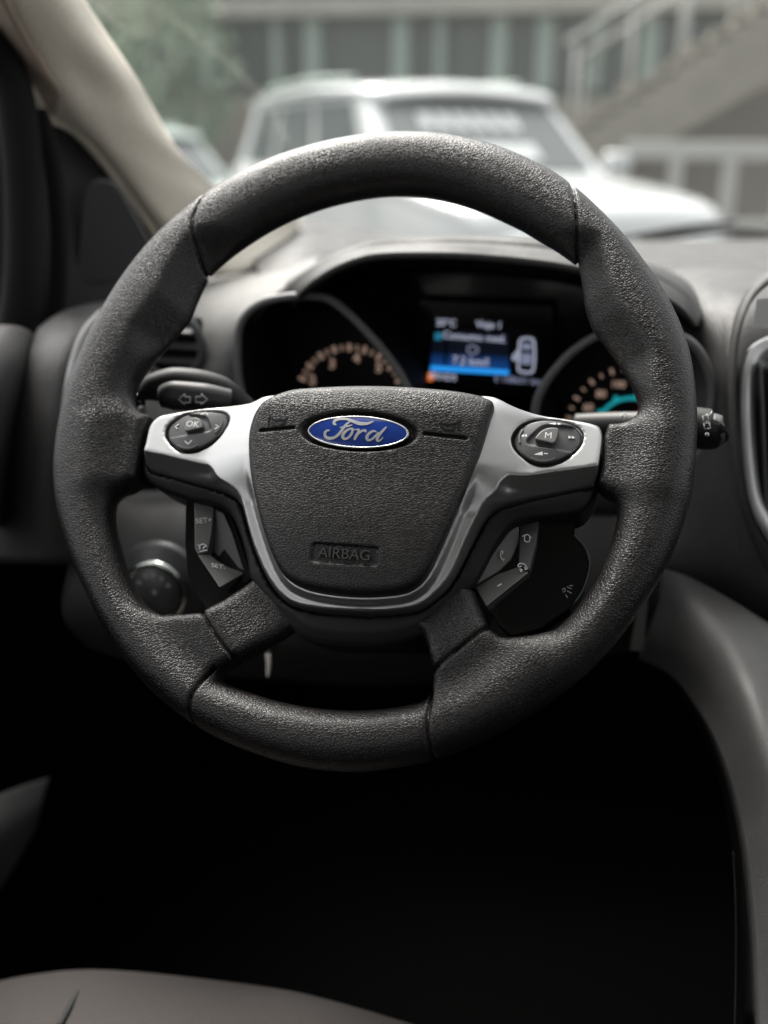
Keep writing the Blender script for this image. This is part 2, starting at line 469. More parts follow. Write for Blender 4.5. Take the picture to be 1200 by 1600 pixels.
def side_curve(k, fc):
    c = np.array(UV(SEAMS[k])); o = np.argsort(c[:, 1])
    return fc[:, 0] - np.interp(fc[:, 1], c[o, 1], c[o, 0])
top = (fc[:, 1] > 0.05) & (side_curve('tl', fc) > 0) & (side_curve('tr', fc) < 0)
bot = (fc[:, 1] < -0.10) & (side_curve('bl', fc) > 0) & (side_curve('br', fc) < 0)
spl = (fc[:, 1] < -0.07) & (fc[:, 1] > -0.15) & (np.abs(fc[:, 0]) < 0.1) & (fc[:, 0] < 0) & (side(SEAMS['sl'], fc) > 0)
spr = (fc[:, 1] < -0.07) & (fc[:, 1] > -0.15) & (np.abs(fc[:, 0]) < 0.1) & (fc[:, 0] > 0) & (side(SEAMS['sr'], fc) < 0)
bot &= ~spl & ~spr
left = ~top & ~bot & ~spl & (fc[:, 0] < 0)
right = ~top & ~bot & ~spr & (fc[:, 0] >= 0)
for m_, lb in ((top, 'upper arc of the rim'), (left, 'left grip of the rim with thumb rest'), (right, 'right grip of the rim with thumb rest'), (bot, 'lower arc of the rim')):
    o = fast_mesh('rim_section', v, F[m_], LEATHER, wheel); o['label'] = lb

for m_, lb in ((spl, 'lower left spoke'), (spr, 'lower right spoke')):
    o = fast_mesh('lower_spoke', v, F[m_], LEATHER, wheel); o['label'] = lb

TRIM = [(600, 622), (460, 620), (417, 622), (400, 629), (387, 632), (350, 634), (310, 638), (260, 647), (245, 653), (235, 668), (227, 695), (223, 713), (226, 728), (250, 735), (290, 747), (327, 757), (355, 768), (370, 785),
        (380, 820), (390, 853), (407, 893), (427, 923), (453, 943), (500, 953), (565, 957), (608, 956), (652, 949), (681, 930), (707, 901), (732, 853), (747, 824), (762, 800), (780, 787),
        (817, 776), (872, 764), (920, 754), (930, 748), (936, 725), (941, 690), (939, 670), (925, 661), (890, 654), (850, 648), (820, 642), (798, 635), (782, 627), (765, 622), (720, 622)]
trp = np.array(cr([PW(x, y, 0.008 if y < 690 else 0.012) for x, y in TRIM], 360, True))

# ---- hub body (smooth black plastic behind the trim)
hubp = cr(UV([(252, 662), (330, 650), (420, 640), (590, 615), (755, 636), (850, 660), (932, 680), (936, 752), (915, 795), (885, 806), (835, 812), (800, 822), (772, 858), (742, 912), (705, 950),
              (680, 985), (620, 1006), (550, 1010), (480, 1000), (440, 968), (395, 912), (384, 868), (371, 826), (356, 800), (332, 788), (292, 780), (228, 750), (226, 700)]), 200, True)
U, V, Wz, ORG = grid(-0.16, 0.16, -0.155, 0.06, -0.05, 0.02, 0.0012)
d2 = polysdf(hubp, U, V)
hub_top = 0.0015 + 0.003 * sstep(0.0, 0.010, -d2)
hub_top = np.where(polysdf(trp, U, V) < 0.0012, -0.001, hub_top)
f = smax(extr(d2[:, :, None], Wz, -0.040, 0.014, 0.006), Wz - hub_top[:, :, None], 0.003)
sdf_obj('hub_body', f.astype(np.float32), ORG, BLACK, wheel, 3)

# ---- airbag cover
PAD = [(417, 622), (447, 609), (480, 604), (580, 600), (680, 603), (735, 609), (763, 617), (772, 628), (767, 650), (747, 723), (713, 803), (687, 860), (667, 897), (647, 917), (620, 927),
       (565, 931), (510, 927), (467, 917), (440, 898), (420, 857), (400, 790), (389, 730), (387, 685), (393, 655), (404, 634)]
WP = 0.024
padp = cr(UV(PAD, WP), 220, True)
def pad_w(u, v):
    w = 0.0315 - 1.1 * u * u
    w = w - 0.013 * np.maximum(0, (v - 0.002) / 0.030) ** 2 - 0.005 * np.maximum(0, (-0.045 - v) / 0.055) ** 2
    return w
def pwf(u, v): return float(pad_w(np.float64(u), np.float64(v)))
em = PW(563, 681, WP); EMX, EMY = 0.0318, 0.0112
U, V, Wz, ORG = grid(-0.082, 0.082, -0.108, 0.045, -0.002, 0.040, 0.0006)
d2 = polysdf(padp, U, V) + 0.0006
hw = pad_w(U, V)
e1 = np.hypot((U - em[0]) / EMX, (V - em[1] - 0.0005) / EMY)          # dish round the emblem
hw = hw - 0.0042 * (1 - sstep(0.93, 1.10, e1))
ab = PW(539, 867, 0.028); ang = math.radians(-0.5)
ca, sa = math.cos(ang), math.sin(ang)
ax = (U - ab[0]) * ca + (V - ab[1]) * sa; ay = -(U - ab[0]) * sa + (V - ab[1]) * ca
bx = np.hypot(np.maximum(np.abs(ax) - 0.0168, 0), np.maximum(np.abs(ay) - 0.0035, 0)) - 0.0015
hw = hw - 0.0013 * (1 - sstep(-0.0003, 0.0006, bx))
for sl in ([(408, 674), (461, 671)], [(664, 680), (728, 685)]):       # horn slots
    dl = linedist(UV(sl, 0.027), U, V)
    hw = hw - 0.0022 * np.exp(-(dl / 0.0008) ** 4)
f = smax(np.maximum(d2[:, :, None], -Wz), (Wz - hw[:, :, None]), np.float32(0.005))
airbag = sdf_obj('airbag_cover', f.astype(np.float32), ORG, PADSKIN, wheel, 1)
SKIN2 = mat('airbag_letter', (0.05, 0.048, 0.047), 0.35)
Mt = Matrix.Translation((ab[0], ab[1], pwf(*ab) - 0.0003)) @ Matrix.Rotation(ang, 4, 'Z')
t = text_mesh('airbag_lettering', 'AIRBAG', Mt, 0.0082, SKIN2, airbag, 0.0006, xs=1.02)
# horn symbols, raised outlines
for hx, hy, s in ((435, 659, -1), (703, 665, 1)):
    c = PW(hx, hy, 0.027)
    S = lambda pts: [(c[0] + s * x * 0.00038, c[1] + y * 0.00038, 0.0003) for x, y in pts]
    stroke([S([(-15, 4), (-8, 1), (2, 1), (10, 4), (15, 8)]), S([(-12, -3), (-6, -7), (0, -8), (6, -6), (8, -2)]), S([(-12, 2), (-13, 0), (-12, -3)]), S([(13, 6), (14, -1), (14, -7)])],
           pwf, 0.0004, 'horn_symbol', BLACK, airbag)

# ---- emblem
BLUE = mat('emblem_blue', (0.012, 0.045, 0.26), 0.12, coat=1.0)
CHROME = mat('emblem_chrome', (0.86, 0.87, 0.88), 0.12, metal=1.0)
emb = empty('emblem'); emb.parent = wheel
ew = pwf(*em) - 0.0040
EA, EB = 0.0290, 0.0098
def ell(a, b, w, n=72): return [(em[0] + a * math.cos(2 * math.pi * i / n), em[1] + b * math.sin(2 * math.pi * i / n), w) for i in range(n)]
def lathe_rings(name, rings, m_, parent, cap=True):
    n = len(rings[0]); vs_ = [p for r in rings for p in r]; fs = []
    for k in range(len(rings) - 1):
        fs += [(k * n + i, k * n + (i + 1) % n, (k + 1) * n + (i + 1) % n, (k + 1) * n + i) for i in range(n)]
    if cap:
        c = np.mean(rings[-1], 0); vs_.append(tuple(c)); ci = len(vs_) - 1; b0 = (len(rings) - 1) * n
        fs += [(b0 + i, b0 + (i + 1) % n, ci) for i in range(n)]
    return mesh(name, vs_, fs, m_, parent, True, True)
lathe_rings('emblem_base', [ell(EA, EB, ew - 0.001), ell(EA, EB, ew + 0.0022), ell(EA - .0003, EB - .0003, ew + 0.0027)], GLOSS, emb)
lathe_rings('chrome_rim', [ell(EA - .0002, EB - .0002, ew + 0.0023), ell(EA - .0004, EB - .0004, ew + 0.0034), ell(EA - .0008, EB - .0008, ew + 0.0037), ell(EA - .0013, EB - .0013, ew + 0.0034)], CHROME, emb, False)
def dome(u, v):
    r = ((u - em[0]) / EA) ** 2 + ((v - em[1]) / EB) ** 2
    return ew + 0.0033 + 0.0011 * max(0, 1 - r)
def ellz(k, n=72):
    return [(em[0] + (EA - .0013) * k * math.cos(2 * math.pi * i / n), em[1] + (EB - .0013) * k * math.sin(2 * math.pi * i / n),
             dome(em[0] + EA * k * math.cos(2 * math.pi * i / n), em[1] + EB * k * math.sin(2 * math.pi * i / n))) for i in range(n)]
lathe_rings('blue_oval', [ellz(k) for k in (1.0, 0.9, 0.78, 0.65, 0.5, 0.35, 0.2, 0.08)], BLUE, emb)
# script lettering, drawn as brush strokes in the emblem's own plane (1200 x 600 sketch units)
def ES(pts):
    return [(em[0] + (x - 625) / 440 * EA, em[1] - (y - 292) / 138 * EB, hw_ / 440 * EA) for x, y, hw_ in pts]
script = [ES([(436, 244, 5), (414, 234, 11), (420, 208, 13), (460, 192, 12), (520, 192, 10), (580, 210, 13), (640, 226, 16), (705, 222, 12), (752, 202, 4)]),
          ES([(552, 212, 5), (520, 240, 11), (492, 285, 12), (462, 325, 12), (425, 350, 12), (380, 355, 13), (350, 340, 12), (345, 312, 11), (362, 293, 9), (384, 292, 5)]),
          ES([(470, 268, 4), (505, 258, 8), (545, 250, 8), (575, 238, 3)]),
          ES([(585, 268, 4), (552, 276, 9), (518, 300, 12), (502, 332, 13), (516, 355, 11), (545, 350, 9), (572, 322, 11), (582, 290, 10), (572, 272, 6), (596, 280, 5), (622, 276, 4)]),
          ES([(618, 276, 4), (636, 280, 10), (632, 304, 12), (616, 336, 12), (604, 362, 7)]),
          ES([(622, 330, 4), (645, 302, 9), (670, 284, 10), (692, 284, 11), (696, 298, 6)]),
          ES([(790, 292, 4), (764, 284, 9), (730, 302, 12), (710, 334, 13), (722, 358, 11), (752, 352, 9), (784, 322, 9), (806, 292, 6)]),
          ES([(868, 244, 5), (848, 268, 10), (818, 306, 12), (800, 342, 12), (806, 362, 9), (828, 354, 6), (848, 330, 3)])]
LETTER = mat('emblem_silver', (0.85, 0.87, 0.88), 0.2, metal=0.6)
stroke(script, dome, 0.00025, 'script_lettering', LETTER, emb, res=6)

# ---- silver trim: one piece, two spokes and the U round the airbag
# the trim passes behind the top of the airbag: close it there
U, V, Wz, ORG = grid(-0.152, 0.152, -0.118, 0.036, -0.006, 0.030, 0.0007)
dT = polysdf(trp, U, V)
dP = polysdf(padp, U, V)
low = UV([(200, 722), (226, 730), (250, 736), (290, 748), (327, 758), (355, 769), (370, 785), (380, 820), (390, 853), (407, 893), (427, 923), (453, 943), (500, 953), (565, 957), (608, 956),
          (652, 949), (681, 930), (707, 901), (732, 853), (747, 824), (762, 800), (780, 787), (817, 776), (872, 764), (920, 755), (960, 746)], 0.014)
dLow = linedist(cr(low, 160), U, V)
spoke = sstep(0.068, 0.088, np.abs(U)) * sstep(-0.045, -0.03, V)
upper = sstep(-0.05, -0.02, V)
h0 = 0.0125 + 0.0080 * (1 - sstep(-0.004, 0.030, dP)) * upper - 0.22 * (V + 0.012) * upper + (1 - upper) * (0.0165 + 0.003 * (1 - sstep(0.0, 0.004, dP)) - 0.0125 + 0.12 * np.minimum(V + 0.05, 0))
h_ch = 0.0028 + dLow * (1.15 * spoke + 4.0 * (1 - spoke))
hT = smin(h0, h_ch, np.float32(0.0012))
hT = np.minimum(hT, h0)
f = np.maximum(dT[:, :, None], -0.004 - Wz)
f = smax(f, Wz - hT[:, :, None], np.float32(0.0022))
f = np.maximum(f, -(dP[:, :, None] + 0.004))
PODL = [(257, 671), (260, 662), (268, 654), (281, 645), (299, 639.5), (325, 638), (343, 640), (352, 645), (356, 654), (353, 666), (344, 681), (331, 694), (316, 703), (299, 708), (285, 707), (272, 699), (263, 689), (258, 681)]
PODR = [(800, 689), (803, 677), (813, 664), (828, 655), (850, 651), (875, 653), (896, 659), (907, 668), (911, 679), (907, 694), (896, 708), (880, 720), (862, 727), (845, 728), (828, 723), (813, 712), (804, 702)]
pods = [np.array(cr(UV(p, 0.013), 90, True)) for p in (PODL, PODR)]
for pp in pods:
    dq = polysdf(pp, U, V)[:, :, None]
    f = np.maximum(f, -np.maximum(dq - 0.0004, 0.006 - Wz))
trim = sdf_obj('spoke_trim', f.astype(np.float32), ORG, SATIN, wheel, 2)

# ---- button pads
def pad_unit(pp, okp, wedge, label, marks, arcs, letter):
    e = empty('button_pad'); e.parent = wheel; e['label'] = label
    A = np.array(pp); lo, hi = A.min(0) - 0.004, A.max(0) + 0.004
    U, V, Wz, ORG = grid(lo[0], hi[0], lo[1], hi[1], 0.004, 0.022, 0.00035)
    dq = polysdf(pp, U, V) + 0.0011
    cen = A.mean(0)
    hgt = 0.0142 - 9.0 * ((U - cen[0]) ** 2 + (V - cen[1]) ** 2) - 0.22 * (V - cen[1])
    dk = polysdf(cr(UV(wedge, 0.014), 80, True), U, V)
    hgt = hgt - 0.0021 * (1 - sstep(-0.0006, 0.0008, dk))
    f = smax(np.maximum(dq[:, :, None], 0.006 - Wz), Wz - hgt[:, :, None], np.float32(0.0009))
    sdf_obj('rocker_ring', f.astype(np.float32), ORG, BTN, e, 1)
    okq = cr(UV(okp, 0.0145), 60, True)
    B = np.array(okq); lo, hi = B.min(0) - 0.003, B.max(0) + 0.003
    U, V, Wz, ORG = grid(lo[0], hi[0], lo[1], hi[1], 0.006, 0.022, 0.0003)
    dq = polysdf(okq, U, V)
    f = smax(np.maximum(dq[:, :, None], 0.007 - Wz), Wz - (0.0158 - 0.22 * (V - cen[1]))[:, :, None], np.float32(0.0007))
    sdf_obj('centre_button', f.astype(np.float32), ORG, BTN2, e, 1)
    oc = B.mean(0)
    tx, s = letter
    text_mesh('lettering', tx, Matrix.Translation((oc[0], oc[1], 0.01586 - 0.22 * (oc[1] - cen[1]))) @ Matrix.Rotation(math.atan(-.22), 4, 'X') @ Matrix.Rotation(math.radians(-1), 4, 'Z'), s, PRINT, e, 0.00005)
    lift = lambda u, v: 0.0142 - 9.0 * ((u - cen[0]) ** 2 + (v - cen[1]) ** 2) - 0.22 * (v - cen[1])
    for mk in marks:
        depth = -0.0014 if mk[0] else 0
        stroke([[(*PW(x, y, 0.014), hw_ * 0.00038) for x, y, hw_ in pth] for pth in mk[1]], lambda u, v: lift(u, v) + depth, 0.00006, 'print_mark', PRINT, e, res=0)
    for a in arcs:
        stroke([[(*PW(x, y, 0.014), 0.0005) for x, y in a]], lift, 0.0009, 'tactile_ridge', BTN2, e)
chev = lambda a, b, c: [[(*a, .8), (*b, .8), (*c, .8)]]
pad_unit(pods[0], [(289, 671), (291, 660), (298, 653), (307, 652), (314, 657), (317, 668), (305, 672), (292, 675)],
         [(250, 676), (258, 650), (278, 642), (300, 646), (318, 649), (325, 660), (326, 672), (300, 678), (260, 683)],
         'oval pad with an OK button and four chevrons', [(0, chev((311, 645), (318, 641), (322, 645))), (1, chev((276, 660), (271, 664), (275, 668))), (0, chev((335, 662), (340, 664.5), (334, 669))), (0, chev((290, 690), (295, 695), (301, 689)))],
         [[(344, 655), (342, 665), (336, 675)], [(278, 696), (290, 701), (301, 701), (310, 697)]], ('OK', 0.0056))
tri = lambda pts: [[(pts[0][0], pts[0][1], pts[0][2]), (pts[1][0], pts[1][1], pts[1][2])]]
pad_unit(pods[1], [(836, 686), (845, 674), (857, 668), (870, 668), (873, 673), (869, 689), (864, 694), (855, 692), (842, 689)],
         [(824, 688), (836, 674), (848, 664), (862, 662), (895, 663), (925, 662), (915, 706), (890, 705), (868, 701), (832, 695)],
         'oval pad with an M button and volume and skip arrows',
         [(0, [[(857, 659, .3), (868, 658.5, 2)], [(870, 659, .8), (876, 659, .8)], [(873, 657, .8), (873, 661, .8)]]), (0, [[(813.5, 679, .3), (818, 679, 2.6)], [(818.5, 679, .3), (823, 679, 2.6)]]),
          (1, [[(888, 680, 2.6), (893, 680, .3)], [(893.5, 680, 2.6), (898, 680, .3)]]), (0, [[(835, 711, .3), (848, 709.5, 3)], [(850, 709.5, .8), (856, 710, .8)]])],
         [[(816, 668), (811, 679), (812, 691)], [(829, 716), (842, 721), (856, 721), (868, 717)]], ('M', 0.0056))

# ---- lower switch packs
def P3(px, py, w): return (*PW(px, py, w), w)
def face_plane(pts):
    A = np.array([P3(*q) for q in pts]); c = A.mean(0)
    n_ = np.linalg.svd(A - c)[2][2]
    if n_[2] < 0: n_ = -n_
    return lambda u, v: c[2] - (n_[0] * (u - c[0]) + n_[1] * (v - c[1])) / n_[2], Vector(n_)
def poly_solid(name, pts, back_w, m_, parent, bev=0.0006, sub=False):
    fr = [P3(*p) for p in pts]
    if name == 'switch_face':
        wf, _ = face_plane(pts); fr = [(q[0], q[1], wf(q[0], q[1])) for q in fr]
    bk = [(p[0], p[1], back_w) for p in fr]
    o = prism(name, fr, bk, m_, parent, bev, True, False)
    return o
sw = empty('cruise_switch'); sw.parent = wheel; sw['label'] = 'cruise control switch pack with SET marks'
poly_solid('switch_housing', [(290, 783, -.014), (332, 786, -.012), (358, 800, -.010), (371, 832, -.010), (383, 868, -.010), (394, 903, -.010), (341, 948, -.010), (326, 957, -.011), (308, 930, -.014), (293, 898, -.016), (289, 850, -.016)], -0.034, DARK, sw)
FA = [(303, 783, -.004), (334, 793, -.007), (333, 818, -.007), (329, 843, -.005), (323, 862, -.002), (309, 866, -.001), (305, 858, -.002)]
poly_solid('switch_face', FA, -0.022, BTN2, sw, 0.0005)
FB = [(309.5, 867.5, -.001), (323, 863.5, -.002), (340, 877, -.007), (360, 888, -.009), (382, 894, -.0095), (343, 918, .004)]
poly_solid('switch_face', FB, -0.022, BTN2, sw, 0.0005)
poly_solid('switch_face', [(335.5, 795, -.009), (350, 802, -.009), (363, 832, -.009), (381, 891, -.009), (362, 885, -.0115), (343, 872, -.012), (330, 858, -.010), (334, 838, -.010)], -0.024, BTN, sw, 0.0005)
def flat_text(tx, px, py, pts, size, m_, parent, rot=0.0):
    wf, n_ = face_plane(pts)
    w = -0.003
    for _ in range(4):
        u, v_ = PW(px, py, w); w = wf(u, v_)
    q_ = Vector((0, 0, 1)).rotation_difference(n_).to_matrix().to_4x4()
    return text_mesh('lettering', tx, Matrix.Translation(Vector((u, v_, w)) + n_ * 0.0005) @ q_ @ Matrix.Rotation(math.radians(rot), 4, 'Z'), size, m_, parent, 0.00005)
flat_text('SET+', 318.5, 814, FA, 0.0046, PRINT, sw, 14)
flat_text('SET-', 341, 886, FB, 0.0046, PRINT, sw, 6)
cw = lambda u, v: -0.0022
def icon(paths, w, name, parent, m_=PRINT, hw_=0.6):
    stroke([[(*PW(x, y, w), hw_ * 0.00038) for x, y in p] for p in paths], lambda u, v: w, 0.00006, name, m_, parent, res=5)
icon([[(312, 858), (312, 853), (316, 850), (320, 851), (323, 855)], [(317, 857), (320, 853)], [(309, 851), (312, 853)], [(312, 862), (324, 859)]], -0.0012, 'speed_symbol', sw)

sw2 = empty('phone_switch'); sw2.parent = wheel; sw2['label'] = 'telephone and menu switch pack'
poly_solid('switch_housing', [(792, 822, -.010), (815, 812, -.012), (880, 808, -.016), (897, 812, -.018), (898, 836, -.018), (914, 855, -.018), (922, 882, -.018), (912, 920, -.018), (890, 952, -.018), (845, 982, -.017), (800, 995, -.016), (778, 975, -.014), (742, 918, -.012), (765, 872, -.010)], -0.040, GLOSS, sw2, 0.0008)
poly_solid('switch_face', [(801, 822, -.007), (811, 819, -.009), (811.5, 845, -.010), (799, 874, -.010), (779, 893, -.009), (743, 914, -.006), (766, 870, -.005)], -0.026, BTN2, sw2, 0.0005)
poly_solid('switch_face', [(813.5, 818, -.009), (842, 813, -.006), (838, 850, -.004), (827, 892, -.001), (810, 884, -.005), (812, 850, -.009)], -0.026, BTN, sw2, 0.0005)
poly_solid('switch_face', [(742, 916.5, -.009), (780, 897, -.010), (809, 885.5, -.006), (826, 894, -.001), (760, 947, .003)], -0.026, BTN2, sw2, 0.0005)
icon([[(783, 861), (782, 868), (786, 875), (788, 873)], [(783, 861), (786, 861), (785, 866)]], -0.0055, 'phone_symbol', sw2)
icon([[(809, 883), (813, 880), (820, 882), (824, 888)], [(809, 883), (811, 886), (815, 884)], [(824, 888), (821, 890), (820, 886)], [(812, 889), (816, 890), (814, 893), (812, 889)]], -0.0012, 'phone_symbol', sw2)
icon([[(816, 838), (824, 835), (830, 840)], [(820, 837), (820, 845), (827, 846), (828, 839)]], -0.0050, 'home_symbol', sw2)
icon([[(777, 916), (784, 912)]], -0.0025, 'minus_symbol', sw2, hw_=1.0)
icon([[(878, 922), (882, 919), (883, 924), (879, 925)], [(886, 917), (893, 920)], [(886, 923), (893, 927)], [(884, 929), (887, 934)], [(889, 915), (895, 915)]], -0.0172, 'voice_symbol', sw2, PRINTD)
bez = [P3(*p) for p in ((897, 836, -.016), (914, 855, -.016), (922, 882, -.016), (912, 920, -.016), (898, 942, -.016))]
tube('switch_edge', bez, 0.0006, BTN, sw2, 6, local=True)

# =================================================================== CABIN
BEIGE = mottled(mat('pillar_cloth', (0.80, 0.745, 0.65), 0.85, spec=0.2), 300, 0.06)
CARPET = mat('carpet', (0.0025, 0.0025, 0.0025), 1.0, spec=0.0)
SEATC = mottled(mat('seat_fabric', (0.076, 0.069, 0.066), 0.9, spec=0.15), 900, 0.18)
CONSOLE = grain(mat('console_skin', (0.062, 0.060, 0.059), 0.5, spec=0.4), 800, 0.2, 0.0004)
DOORM = mat('door_plastic', (0.010, 0.010, 0.011), 0.6, spec=0.3)
CAPM = mat('door_cap_skin', (0.035, 0.034, 0.034), 0.6, spec=0.3)
SILV2 = mat('vent_silver', (0.5, 0.5, 0.5), 0.4, metal=0.6)
GLASS = bpy.data.materials.new('window_glass'); GLASS.use_nodes = True
_n = GLASS.node_tree.nodes; _n.clear()
_o = _n.new('ShaderNodeOutputMaterial'); _t = _n.new('ShaderNodeBsdfTransparent'); _g = _n.new('ShaderNodeBsdfGlossy'); _m = _n.new('ShaderNodeMixShader'); _f = _n.new('ShaderNodeFresnel')
_t.inputs[0].default_value = (0.95, 0.965, 0.955, 1); _g.inputs['Roughness'].default_value = 0.02; _f.inputs[0].default_value = 1.35
GLASS.node_tree.links.new(_f.outputs[0], _m.inputs[0]); GLASS.node_tree.links.new(_t.outputs[0], _m.inputs[1]); GLASS.node_tree.links.new(_g.outputs[0], _m.inputs[2]); _tr = _n.new('ShaderNodeBsdfTranslucent'); _tr.inputs[0].default_value = (0.85, 0.9, 0.88, 1); _m2 = _n.new('ShaderNodeMixShader'); _m2.inputs[0].default_value = 0.018   # glare haze put into the glass as a thin translucent veil
GLASS.node_tree.links.new(_m.outputs[0], _m2.inputs[1]); GLASS.node_tree.links.new(_tr.outputs[0], _m2.inputs[2]); GLASS.node_tree.links.new(_m2.outputs[0], _o.inputs[0])

# ---- shell of the car round the driver
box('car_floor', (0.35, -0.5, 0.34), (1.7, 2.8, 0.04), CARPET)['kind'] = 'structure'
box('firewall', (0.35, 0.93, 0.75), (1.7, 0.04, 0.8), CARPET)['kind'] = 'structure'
box('unseen_headliner', (0.35, -1.0, 1.74), (1.55, 1.6, 0.04), BEIGE, bev=0.01)['kind'] = 'structure'  # unseen roof, built to darken the cabin
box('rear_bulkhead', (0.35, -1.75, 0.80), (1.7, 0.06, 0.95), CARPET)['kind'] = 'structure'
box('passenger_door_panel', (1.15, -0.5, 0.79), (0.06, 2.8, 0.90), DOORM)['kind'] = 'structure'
box('unseen_rear_seat_back', (0.35, -1.45, 1.0), (1.4, 0.16, 0.86), CARPET, bev=.05)['kind'] = 'structure'  # unseen, added to cut the light from behind
box('unseen_passenger_seat_back', (0.78, -0.72, 0.98), (0.50, 0.14, 0.80), CARPET, bev=.05)['kind'] = 'structure'  # unseen, added to block ambient light from the rear right
box('unseen_door_pillar', (-0.46, -0.62, 1.42), (0.06, 0.12, 0.66), CARPET)['kind'] = 'structure'  # unseen, added to block ambient light from the rear left

# ---- dashboard
dash = empty('dashboard', (0.3, 0.5, 1.0), 'grey grained dashboard with hooded instrument binnacle and air vents', 'dashboard')
loft('top_pad', rowsY([
    [(380, 330, .66), (462, 342, .68), (540, 356, .72), (610, 368, .76), (760, 374, .80), (985, 378, .84), (1100, 378, .86), (1300, 378, .88)],
    [(390, 380, .55), (470, 376, .56), (540, 388, .58), (620, 400, .60), (760, 404, .62), (985, 400, .64), (1100, 399, .66), (1300, 400, .68)],
    [(400, 425, .44), (470, 412, .44), (540, 430, .45), (620, 450, .46), (760, 460, .46), (985, 425, .48), (1100, 425, .48), (1300, 430, .48)],
    [(410, 470, .36), (480, 470, .36), (540, 490, .36), (620, 520, .36), (760, 540, .36), (985, 455, .34), (1100, 450, .34), (1300, 470, .34)]]), DASHT, dash, 60, 30, 0.004)
loft('left_face', rowsY([
    [(180, 450, .52), (260, 440, .52), (330, 432, .50), (400, 424, .48), (450, 418, .46), (500, 404, .44)],
    [(150, 480, .38), (230, 468, .37), (300, 462, .36), (370, 455, .345), (430, 446, .31), (480, 436, .28)],
    [(150, 510, .30), (230, 504, .29), (300, 500, .28), (340, 494, .255), (384, 480, .24), (436, 460, .24)],
    [(140, 570, .24), (220, 560, .24), (290, 552, .235), (330, 548, .222), (355, 544, .215), (373, 538, .215)],
    [(140, 660, .20), (220, 650, .20), (290, 640, .21), (330, 640, .21), (355, 640, .215), (378, 640, .22)],
    [(140, 760, .18), (220, 750, .18), (290, 740, .195), (330, 740, .20), (355, 740, .205), (380, 740, .21)]]), DASH_LIT, dash, 50, 50, 0.004)
lip = [(462, 478, .21), (470, 464, .19), (482, 451, .178), (500, 437, .17), (525, 422, .168), (560, 408, .165), (600, 401, .163), (680, 400, .162), (760, 404, .162), (860, 415, .164), (930, 430, .168), (1000, 452, .176), (1055, 480, .19), (1085, 512, .215)]
crest = [(436, 470, .245), (450, 450, .235), (468, 434, .225), (490, 420, .22), (518, 404, .22), (552, 390, .22), (596, 379, .22), (690, 374, .22), (770, 374, .22), (860, 380, .22), (935, 394, .225), (1010, 418, .23), (1065, 450, .24), (1100, 490, .26)]
back = [(430, 462, .36), (446, 446, .36), (466, 432, .37), (488, 420, .38), (516, 408, .39), (550, 396, .40), (596, 386, .42), (690, 382, .43), (770, 382, .43), (860, 386, .42), (940, 398, .41), (1020, 418, .40), (1080, 445, .38), (1120, 480, .36)]
inner = [(466, 490, .31), (480, 476, .31), (495, 466, .31), (515, 452, .31), (540, 440, .31), (575, 430, .31), (610, 424, .31), (690, 424, .31), (770, 428, .31), (860, 438, .31), (930, 452, .31), (1000, 475, .31), (1050, 500, .31), (1080, 530, .31)]
mid = [((a[0] + b[0]) / 2, (a[1] + b[1]) / 2 - 1, (a[2] + b[2]) / 2 - .006) for a, b in zip(lip, crest)]
loft('binnacle_hood', rowsY([back, crest, mid, lip]), DASHT, dash, 90, 24, 0.005)
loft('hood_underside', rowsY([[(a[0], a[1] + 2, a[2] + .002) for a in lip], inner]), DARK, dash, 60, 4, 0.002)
# right-hand face between the binnacle and the centre stack
loft('right_face', rowsY([
    [(1010, 425, .42), (1085, 420, .40), (1140, 420, .38), (1200, 425, .36), (1260, 430, .34)],
    [(1040, 500, .27), (1095, 470, .26), (1130, 470, .25), (1165, 475, .24), (1230, 480, .24)],
    [(1060, 600, .23), (1110, 570, .21), (1130, 570, .20), (1150, 570, .19), (1200, 570, .20)],
    [(1040, 700, .21), (1080, 690, .20), (1130, 680, .19), (1160, 680, .18), (1200, 680, .18)],
    [(1030, 800, .19), (1080, 800, .18), (1140, 790, .175), (1175, 790, .165), (1220, 790, .17)],
    [(1020, 880, .17), (1080, 890, .17), (1150, 900, .165), (1200, 920, .155), (1260, 930, .16)],
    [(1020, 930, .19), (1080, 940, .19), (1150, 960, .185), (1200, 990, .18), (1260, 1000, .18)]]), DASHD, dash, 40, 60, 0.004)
# outboard end of the dash with its pale edge strip
loft('outboard_end', rowsY([
    [(62, 515, .20), (95, 492, .21), (140, 478, .24), (190, 470, .30), (230, 470, .34)],
    [(40, 570, .15), (75, 545, .145), (115, 530, .15), (150, 520, .20), (200, 520, .26)],
    [(20, 650, .13), (55, 635, .115), (98, 630, .115), (130, 625, .15), (190, 620, .22)],
    [(0, 750, .13), (45, 745, .10), (88, 745, .10), (125, 745, .13), (190, 745, .20)],
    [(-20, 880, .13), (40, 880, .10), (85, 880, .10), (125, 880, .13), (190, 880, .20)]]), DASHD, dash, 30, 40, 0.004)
tube('edge_strip', [PY(*p) for p in ((176, 484, .19), (150, 505, .165), (132, 530, .145), (118, 570, .125), (108, 620, .105), (102, 690, .095), (104, 760, .09))], 0.007, mat('edge_grey', (0.16, 0.16, 0.165), 0.4), dash, 10, flat=(1, .6))
